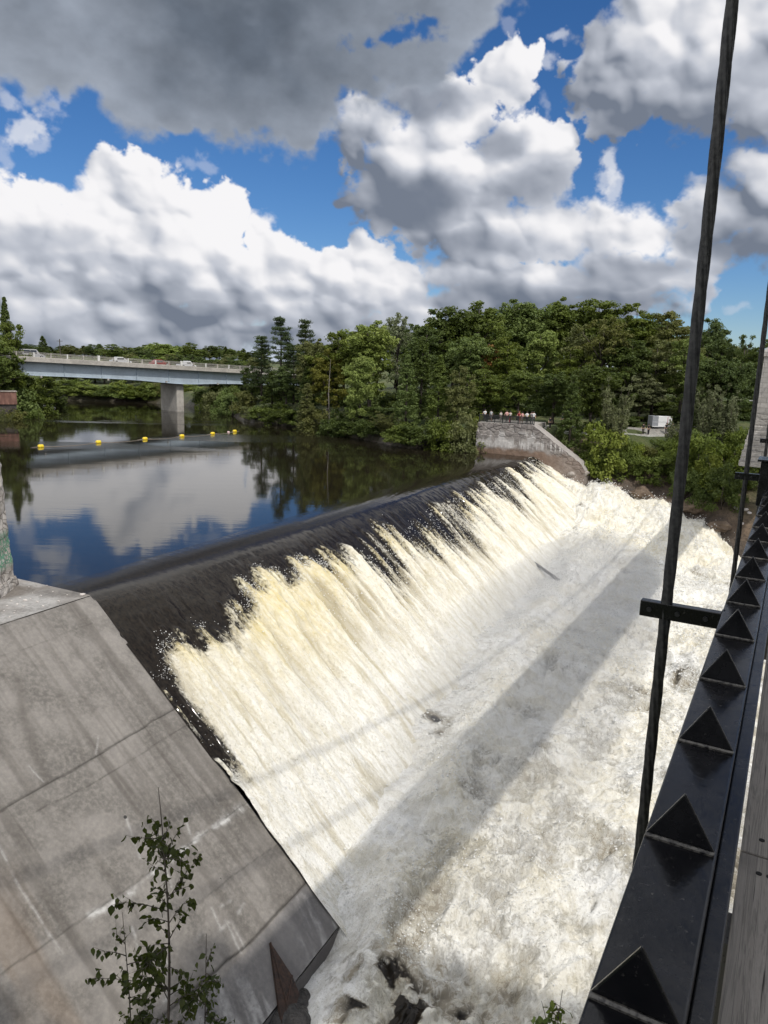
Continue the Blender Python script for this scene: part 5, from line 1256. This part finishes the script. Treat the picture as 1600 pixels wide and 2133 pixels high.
def plant(kind, var, pal, x, y, zb, h, w, label, cat, group=None, rz=None):
    key = (kind, var, pal)
    if key not in _tp: _tp[key] = [*build_tree(kind, var*7+sum(map(ord, kind)), pal), False]
    root, Hh, Wd, used = _tp[key]
    rz = random.uniform(0, 6.28) if rz is None else rz
    if used: o = dup(root, (x, y, zb), rz, (w/Wd, w/Wd, h/Hh))
    else:
        o = root; o.location = (x, y, zb); o.rotation_euler = (0, 0, rz); o.scale = (w/Wd, w/Wd, h/Hh); _tp[key][3] = True
    if 'group' in o and not group: del o['group']
    return tag(o, label, cat, group)
def tree(kind, var, pal, px, ytop, Y, wpx, label, group=None, cat='tree', sink=.3):
    t = aty(px, ytop, Y); zb = gz(t[0], Y); h = max(1.5, t[2]-zb)/.97; w = wpx/FPX*math.hypot(t[0], Y)
    return plant(kind, var, pal, t[0], Y, zb-sink, h+sink, w, label, cat, group)
G1 = 'trees of the wooded right bank'; G2 = 'shrubs along the right shore'; G3 = 'trees and bushes on the left bank'; G4 = 'bushes on the far bank below the tower'
FOREST = [
 # kind, variant, palette, px, ytop, Y, width px, label
 ('pine',0,'pine',586,667,153,78,'tall white pine with layered branches rising above the right end of the road bridge'),
 ('pine',1,'pine',637,672,155,70,'second tall white pine, ragged topped, just right of the tallest pine'),
 ('pine',2,'pine',545,705,157,66,'shorter dark pine hiding the right end of the road bridge'),
 ('pine',1,'pine',612,722,148,74,'dark pine crown below and between the two tall pines'),
 ('broad',0,'dark',525,760,160,60,'dark round tree beneath the right end of the bridge girder'),
 ('cone',0,'dark',567,775,147,56,'dark pointed conifer below the tall white pine'),
 ('broad',1,'dark',596,762,145,80,'dark leafy tree in front of the tall pines'),
 ('broad',2,'olive',655,700,141,96,'olive leafed tree right of the ragged pine'),
 ('cone',1,'dark',640,765,137,52,'dark conifer left of the pale bare trunk'),
 ('maple',0,'mid',705,688,136,120,'broad green maple with a yellowing left side near the pale bare trunk'),
 ('broad',0,'gold',684,725,133,84,'small yellowing tree behind the pale bare trunk'),
 ('dead',0,'mid',685,752,127.5,30,'thin pale bare trunk standing in front of the yellowing tree'),
 ('maple',1,'bright',775,662,132,150,'large light green maple at the middle of the wooded bank'),
 ('broad',2,'bright',752,730,122,96,'light green tree leaning over the dark gap above the shore shrubs'),
 ('open',0,'grey',832,648,146,90,'tall pale thin crowned tree poking above the skyline'),
 ('cone',2,'dark',882,705,117,74,'dark pointed cedar at the middle of the wooded bank'),
 ('cone',0,'mid',850,742,113,70,'green cedar left of the dark pointed cedar'),
 ('cone',1,'mid',918,742,112,72,'green cedar right of the dark pointed cedar'),
 ('broad',1,'olive',958,760,110,80,'drooping olive tree above the left end of the stone wall'),
 ('maple',2,'dark',930,632,142,160,'big dark round maple on the skyline above the cedars'),
 ('maple',0,'dark',890,680,136,130,'dark maple under the skyline between light maple and cedars'),
 ('broad',0,'mid',1000,624,146,150,'broad crowned green tree on the skyline left of the highest trees'),
 ('maple',1,'mid',1082,616,152,160,'highest green tree on the skyline, left of two'),
 ('broad',2,'mid',1170,614,154,150,'highest green tree on the skyline, right of two'),
 ('maple',2,'mid',1250,618,152,160,'rounded green maple on the skyline left of the thick hanger cable'),
 ('broad',1,'mid',1330,630,149,140,'green tree on the skyline with pale upper leaves, left of the thick hanger cable'),
 ('maple',0,'olive',1395,648,146,130,'olive maple on the skyline touching the thick hanger cable'),
 ('broad',0,'dark',1478,660,138,110,'dark tree on the skyline just right of the thick hanger cable'),
 ('broad',2,'dark',1512,690,132,70,'dark tree at the right end of the skyline'),
 ('open',1,'dark',1556,692,128,84,'thin crowned spiky tree against blue sky left of the stone tower'),
 ('broad',1,'dark',1600,705,124,110,'dark leafy tree behind the stone tower'),
 ('maple',1,'mid',985,690,128,120,'green maple in the second row above the stone wall'),
 ('maple',2,'bright',1128,682,130,120,'bright yellow green maple glowing in the middle of the forest'),
 ('broad',1,'mid',1060,700,127,110,'green tree left of the bright yellow green maple'),
 ('broad',0,'rust',1026,716,129,64,'small orange leafed tree amid the green forest'),
 ('maple',0,'mid',1012,768,117,100,'leafy maple overhanging the crowd on the stone wall'),
 ('broad',2,'mid',1085,762,116,110,'leafy tree behind the right half of the wall railing'),
 ('maple',1,'dark',1160,770,114,100,'dark leafy tree over the path, left of the grey willow'),
 ('broad',0,'olive',1218,672,126,120,'dull olive tree with grey twigs in the middle distance'),
 ('broad',1,'mid',1190,722,122,100,'green tree left of the dull olive tree, below it'),
 ('open',0,'olive',1262,655,122,130,'ash tree with thin brownish crown left of the thick hanger cable'),
 ('broad',2,'dark',1242,745,108,130,'dark broad tree right of the path people'),
 ('maple',2,'dark',1320,700,120,130,'dark maple behind the white trailer'),
 ('broad',1,'olive',1372,705,122,110,'olive tree above the white trailer'),
 ('maple',0,'mid',1432,705,120,110,'green tree crossed by the thick hanger cable'),
 ('broad',0,'gold',1455,722,121,70,'small yellowish tree just right of the thick hanger cable'),
 ('broad',2,'dark',1494,735,112,110,'dark tree between the thick hanger cable and the stone tower'),
 ('maple',1,'dark',1545,742,110,100,'dark tree immediately left of the stone tower'),
 ('feather',0,'grey',1285,790,103,115,'grey green willow leaning over the path right of the stone wall'),
 ('broad',1,'grey',1340,775,119,110,'grey green tree rising behind the white trailer'),
 ('cone',0,'dark',1196,785,104,70,'dark conifer shading the path people from behind'),
]
for e in FOREST: tree(*e, group=G1)
SHORE = [
 ('shrub',0,'olive',520,838,150,46,'low olive shrub at the upstream tip of the right shore'),('shrub',1,'mid',548,842,146,60,'green shrub below the dark pointed conifer'),('shrub',2,'dark',585,838,142,70,'dark shrub on the shore below the two pines'),
 ('shrub',0,'mid',622,842,139,70,'green shrub on the shore left of the pale bare trunk'),('shrub',1,'olive',662,838,132,80,'olive shrub at the foot of the pale bare trunk'),('cone',2,'olive',640,800,131,50,'small olive conifer among the shore shrubs'),
 ('shrub',2,'dark',702,852,126,80,'dark shrub in the shade right of the pale bare trunk'),('shrub',0,'dark',738,862,123,80,'dark shrub overhanging the water at mid shore'),('shrub',1,'dark',776,868,119,84,'dark shrub below the light green maple'),
 ('feather',1,'olive',812,858,115,80,'wispy olive shrub left of the shore cedars'),('shrub',2,'mid',842,880,111,90,'green shrub trailing in the water below the cedars'),('shrub',0,'dark',884,866,110,100,'dark shrub under the pointed cedar'),
 ('shrub',1,'mid',930,858,108.5,90,'green shrub two places left of the stone wall'),('shrub',2,'olive',968,852,107.5,84,'olive shrub touching the left end of the stone wall'),('shrub',0,'lime',1000,838,109,30,'small lime green bush behind the left end of the railing'),
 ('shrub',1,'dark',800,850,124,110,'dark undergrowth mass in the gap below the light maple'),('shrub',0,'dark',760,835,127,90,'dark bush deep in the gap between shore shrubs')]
for e in SHORE: tree(*e[:5], e[5]-1.5, e[6]*1.2, e[7], group=G2, cat='shrub')
def bush(kind, var, pal, px, pyb, ytop, wpx, label):
    q = hit(px, pyb, 30, 200); t = aty(px, ytop, q[1]); plant(kind, var, pal, q[0], q[1], q[2]-.3, max(1, t[2]-q[2]+.3)/.97, wpx/FPX*math.hypot(q[0], q[1]), label, 'bush', G4)
for e in [
 ('shrub',0,'fresh',1318,945,908,60,'fresh green bush at the left end of the grass patch'),('shrub',1,'mid',1375,948,908,70,'low green bush in front of the trailer steps'),
 ('shrub',2,'mid',1420,965,893,70,'bush on the grass bank touching the thick hanger cable on its left'),('shrub',1,'olive',1345,960,922,56,'small olive bush alone on the grass patch'),
 ('shrub',1,'bright',1250,985,860,120,'bright green bush right of the stone wall slope'),('shrub',0,'mid',1232,975,900,90,'green bush touching the low tip of the stone wall'),('shrub',2,'mid',1300,990,915,90,'green bush on the bank below the trailer people, left of the grass patch'),
 ('shrub',1,'lime',1322,965,915,60,'small yellow green bush beside the grass patch'),('shrub',0,'mid',1362,1000,925,100,'rounded green bush left of the thick hanger cable on the lower bank'),('shrub',2,'fresh',1392,990,914,70,'leafy bush below the trailer by the hanger cable'),
 ('shrub',1,'fresh',1448,1010,880,110,'big fresh green bush just right of the thick hanger cable'),('shrub',2,'bright',1472,1030,935,90,'sunlit lower bush hanging over the brown ledge'),('feather',2,'grey',1462,935,800,100,'feathery grey green willow shoots right of the thick hanger cable'),
 ('feather',0,'grey',1512,940,815,90,'second clump of feathery willow shoots, nearer the stone tower'),('shrub',0,'fresh',1520,1010,895,100,'green bush left of the thin hanger cable'),('shrub',1,'mid',1552,1005,905,80,'green bush behind the thin hanger cable bracket'),
 ('shrub',2,'dark',1500,1055,965,100,'dark trailing bush low over the far water edge'),('shrub',0,'dark',1585,1010,900,80,'dark bush at the foot of the stone tower'),('shrub',1,'mid',1425,1035,960,70,'drooping green bush behind the thick hanger cable')]: bush(*e)
LEFT = [('cone',1,'dark',8,622,150,44,'tall dark spruce spire at the left edge of the photo'),('maple',0,'mid',22,668,144,90,'round green maple below the spruce spire at the left edge'),('broad',1,'mid',-20,690,138,120,'leafy tree cut by the left edge above the rusty shed'),
 ('broad',2,'mid',34,735,146,90,'leafy tree at the left end of the road bridge'),('shrub',0,'mid',18,768,141,110,'green bush above the rusty shed roof'),('shrub',1,'mid',64,790,150,100,'green bush right of the rusty shed'),('broad',0,'mid',88,772,166,90,'green tree below the left end of the bridge girder'),
 ('shrub',2,'dark',112,806,170,70,'dark bush near the tip of the left bank'),('shrub',0,'fresh',70,832,139,46,'low green bush at the water below the driftwood'),('shrub',1,'olive',30,846,134,70,'scrubby olive bush under the rusty shed'),('feather',1,'olive',8,850,131,50,'scrubby shoots at the water by the left edge')]
for e in LEFT: tree(*e, group=G3, cat='tree' if e[0] in ('cone', 'maple', 'broad') else 'bush')
# far shore behind the road bridge: trees one cannot tell apart
r_ = random.Random(12)
FAR = 'trees on the far shore behind the road bridge'
for i in range(26):
    px = 110+i*17+r_.uniform(-6, 6)
    pal = r_.choice(['mid', 'mid', 'dark', 'olive', 'fresh']); k = r_.choice(['broad', 'maple', 'broad'])
    tree(k, r_.randrange(3), pal, px, r_.uniform(732, 755), r_.uniform(214, 232), r_.uniform(56, 80), 'green tree in the thick far shore woods seen over and under the road bridge', FAR)
for i in range(22):
    px = 120+i*19+r_.uniform(-6, 6)
    tree('shrub', r_.randrange(3), r_.choice(['mid', 'fresh', 'olive', 'bright']), px, r_.uniform(784, 806), r_.uniform(203, 206) if px < 420 else r_.uniform(189, 196), r_.uniform(56, 80), 'green bush at the far waterline under the road bridge', 'bushes at the far waterline', 'bush')
for i, (px, yt, Y) in enumerate(((424, 806, 178), (446, 800, 174), (468, 808, 168), (488, 802, 163), (508, 806, 158), (455, 790, 184), (496, 786, 172))): tree('shrub', i % 3, ('mid', 'olive', 'fresh')[i % 3], px, yt, Y, 66, 'green bush on the right shore under the right end of the road bridge', 'bushes under the right end of the road bridge', 'bush')
for (px, yt, Y, w, k, pal, lab) in ((333, 712, 262, 100, 'maple', 'lime', 'round light green tree above the middle of the road bridge'), (232, 716, 275, 60, 'broad', 'mid', 'green tree above the bridge railing, left of the round light green tree'), (300, 722, 250, 70, 'broad', 'dark', 'dark tree right behind the bridge railing, left of the round light green tree'), (88, 700, 300, 30, 'cone', 'dark', 'dark pointed conifer in the far treeline left of the utility pole'), (398, 713, 280, 60, 'broad', 'mid', 'green tree above the bridge railing right of the round light green tree'), (470, 722, 290, 24, 'cone', 'dark', 'small dark conifer spire in the far treeline above the pier')):
    tree(k, 1, pal, px, yt, Y, w, lab, G3)
LN = 'trees of the distant ridge treeline'
for i in range(58):
    px = -20+i*10+r_.uniform(-5, 5)
    tree(r_.choice(['broad', 'maple', 'broad', 'cone']), r_.randrange(3), r_.choice(['mid', 'dark', 'dark', 'olive']), px, r_.uniform(712, 728)+.012*px, r_.uniform(300, 420), r_.uniform(30, 50), 'dark green tree in the distant ridge treeline behind the road bridge', LN)
# forest depth behind the right bank skyline (fills gaps between the named crowns)
DP = 'trees deep in the right bank forest'
for i in range(30):
    px = 660+i*33+r_.uniform(-10, 10); Y = r_.uniform(160, 190)
    yt = np.interp(px, [640, 700, 800, 900, 1000, 1150, 1300, 1400, 1480, 1560, 1680], [715, 695, 682, 655, 642, 632, 640, 660, 685, 722, 728])+r_.uniform(0, 16)
    tree(r_.choice(['broad', 'maple']), r_.randrange(3), r_.choice(['mid', 'dark', 'mid', 'olive']), px, yt, Y, r_.uniform(100, 130), 'green tree deep in the right bank forest behind the front crowns', DP)
for i in range(22):
    px = 540+i*50+r_.uniform(-14, 14); Y = np.interp(px, [540, 700, 1000, 1300, 1600], [168, 148, 126, 128, 118])
    if 1120 < px < 1500: Y += 6
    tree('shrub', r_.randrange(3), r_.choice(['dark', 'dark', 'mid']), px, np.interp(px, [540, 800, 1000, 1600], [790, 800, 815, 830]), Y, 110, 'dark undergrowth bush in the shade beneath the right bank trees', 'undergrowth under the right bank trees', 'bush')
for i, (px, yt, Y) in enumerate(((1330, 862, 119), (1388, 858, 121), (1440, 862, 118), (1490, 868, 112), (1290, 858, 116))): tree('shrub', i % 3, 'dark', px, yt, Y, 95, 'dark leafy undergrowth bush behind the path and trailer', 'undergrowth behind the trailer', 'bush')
bush('shrub', 1, 'fresh', 1580, 962, 893, 80, 'leafy bush in front of the rough stone courses of the tower')
for e in [('shrub',0,'fresh',1532,962,862,70,'tall leafy bush on the lawn left of the tower base'),('shrub',1,'mid',1440,950,880,70,'leafy bush on the lawn hidden behind the thick hanger cable'),('feather',1,'grey',1400,950,872,60,'grey willow shoots right of the trailer beside the thick hanger cable')]: bush(*e)
def make_pole():
    q = aty(124, 706, 290); z = gz(q[0], 290)
    root = thing('utility_pole', 'thin utility pole above the distant treeline left of the bridge middle', 'utility pole', (q[0], 290, z))
    MB().tube([(0, 0, -.3), (0, 0, q[2]-z)], [.22, .16], 8).build('pole', BARK, root); MB().box(-1.1, 1.1, -.07, .07, q[2]-z-.9, q[2]-z-.72).build('crossarm', BARK, root)
make_pole()
# near bank trees beside and behind the viewer: they shade the handrail, the deck and the foot of the dam wing
NB = 'tall trees on the near bank'
for i, (x, y, h, w) in enumerate(((8.5, -7.5, 25, 10), (15, -5.0, 26, 11), (21.5, -3.0, 26, 11), (4.2, -12, 27, 10), (28, -4.5, 25, 10), (12, -13, 28, 12))):
    z = gz(x, y); plant(('broad', 'maple')[i % 2], i % 3, 'mid', x, y, z-.3, h+10-z, w, 'tall leafy tree on the near bank behind the viewer', 'tree', NB)

# ------------------------------------------------------------------ birch sapling and leafy tip close to the viewer
def leaf_shape(P, d, nrm, L, w):
    """pointed oval leaf: 2x3 quads with a fold"""
    s = np.cross(d, nrm); s /= np.linalg.norm(s)
    pts = []
    for t, k in ((0, .05), (.28, .85), (.55, .8), (1.0, .02)):
        for q in (-1, 0, 1): pts.append(P+d*L*t+s*q*k*w+nrm*(abs(q)*.12*L-.18*L*t*t))
    fs = [(i*3+q, i*3+q+1, i*3+q+4, i*3+q+3) for i in range(3) for q in (0, 1)]
    return pts, fs
def sapling(name, label, cat, base, top, n_br, leaf, spread, pal, seed, first=.35, stemr=.02):
    r = np.random.default_rng(seed); root = thing(name, label, cat, base); base = np.array(base, float); top = np.array(top, float)-base
    tr = MB(); V = []; Fq = []; T = []
    bend = np.array([r.uniform(-.15, .15), r.uniform(-.15, .15), 0])
    ax = lambda t: top*t+bend*math.sin(math.pi*t)*1.2
    tr.tube([ax(t) for t in np.linspace(0, 1, 22)], [stemr*(1-.93*t)+.0015 for t in np.linspace(0, 1, 22)], 7)
    def leaf_at(p, d):
        nrm = r.normal(size=3)*.7+np.array([0, -.3, .5]); dd = d*.35+r.normal(size=3)*.35+np.array([0, 0, -.75]); dd /= np.linalg.norm(dd); nrm -= dd*(nrm @ dd); nrm /= np.linalg.norm(nrm)
        L = leaf*r.uniform(.6, 1.25); q, f = leaf_shape(p, dd, nrm, L, L*.42); k = len(V); V.extend(q); Fq.extend([tuple(i+k for i in g) for g in f]); T.extend([r.random()]*len(q))
    for i in range(n_br):
        t = first+(1-first)*(i+.5)/n_br*.88; p0 = ax(t); a = r.uniform(0, 6.28); t = min(.97, max(first*.8, t+r.uniform(-.05, .05))); p0 = ax(t); L = spread*(1.06-t)**.6*r.choice([.35, .6, .8, 1.0, 1.25])
        d = np.array([math.cos(a), math.sin(a), r.uniform(.45, .9)]); d /= np.linalg.norm(d)
        pts = [p0+d*L*s_+np.array([0, 0, -.22*L*s_*s_]) for s_ in np.linspace(0, 1, 7)]
        tr.tube(pts, [.006*(1-.8*s_) for s_ in np.linspace(0, 1, 7)], 5)
        for s_ in np.linspace(.22, 1, max(4, int(L/leaf*1.5))):
            p = p0+d*L*s_+np.array([0, 0, -.22*L*s_*s_]); leaf_at(p, d)
            if r.random() < .55:
                e = r.normal(size=3)*.5+d*.5; e /= np.linalg.norm(e); tw = p+e*leaf*r.uniform(.8, 2.2); tr.tube([p, tw], [.0025, .001], 4); leaf_at(tw, e); leaf_at((p+tw)/2, e)
    for t in np.linspace(first*.9, 1, 14): leaf_at(ax(t), np.array([r.uniform(-1, 1), r.uniform(-1, 1), .2])) if t < .93 else None
    tr.build('stem', BARK, root, smooth=True)
    fast_mesh('leaves', np.array(V), np.array(Fq), leaf_mat(pal), root, {'tone': ('POINT', 'FLOAT', np.array(T))}, smooth=True)
    return root
t0 = aty(330, 1640, 6.2); b0 = aty(312, 2520, 5.6)
sapling('birch_sapling', 'slender leafy birch sapling in front of the concrete dam wing', 'sapling', b0, t0, 58, .074, .95, 'birch', 5, .10, .022)
sapling('birch_sapling', 'lower bushy birch sapling at the bottom edge, right of the slender one', 'sapling', aty(420, 2560, 5.9), aty(430, 1945, 6.4), 40, .062, .62, 'birch', 6, .1, .016)
sapling('birch_sapling', 'lower bushy birch sapling at the bottom edge, left of the slender one', 'sapling', aty(250, 2560, 5.9), aty(255, 1900, 6.3), 36, .062, .6, 'birch', 9, .1, .016)
for i, (a, b_, lab) in enumerate((((1175, 2400), (1172, 2062), 'leafy green shoot right against the handrail beam at the bottom edge'), ((1140, 2420), (1128, 2085), 'leafy green shoot at the bottom edge, left of the one against the beam'))):
    sapling('shoot', lab, 'plant', aty(*a, 5.2), aty(*b_, 5.6), 24, .062, .24, 'fresh', 20+i, .1, .010)
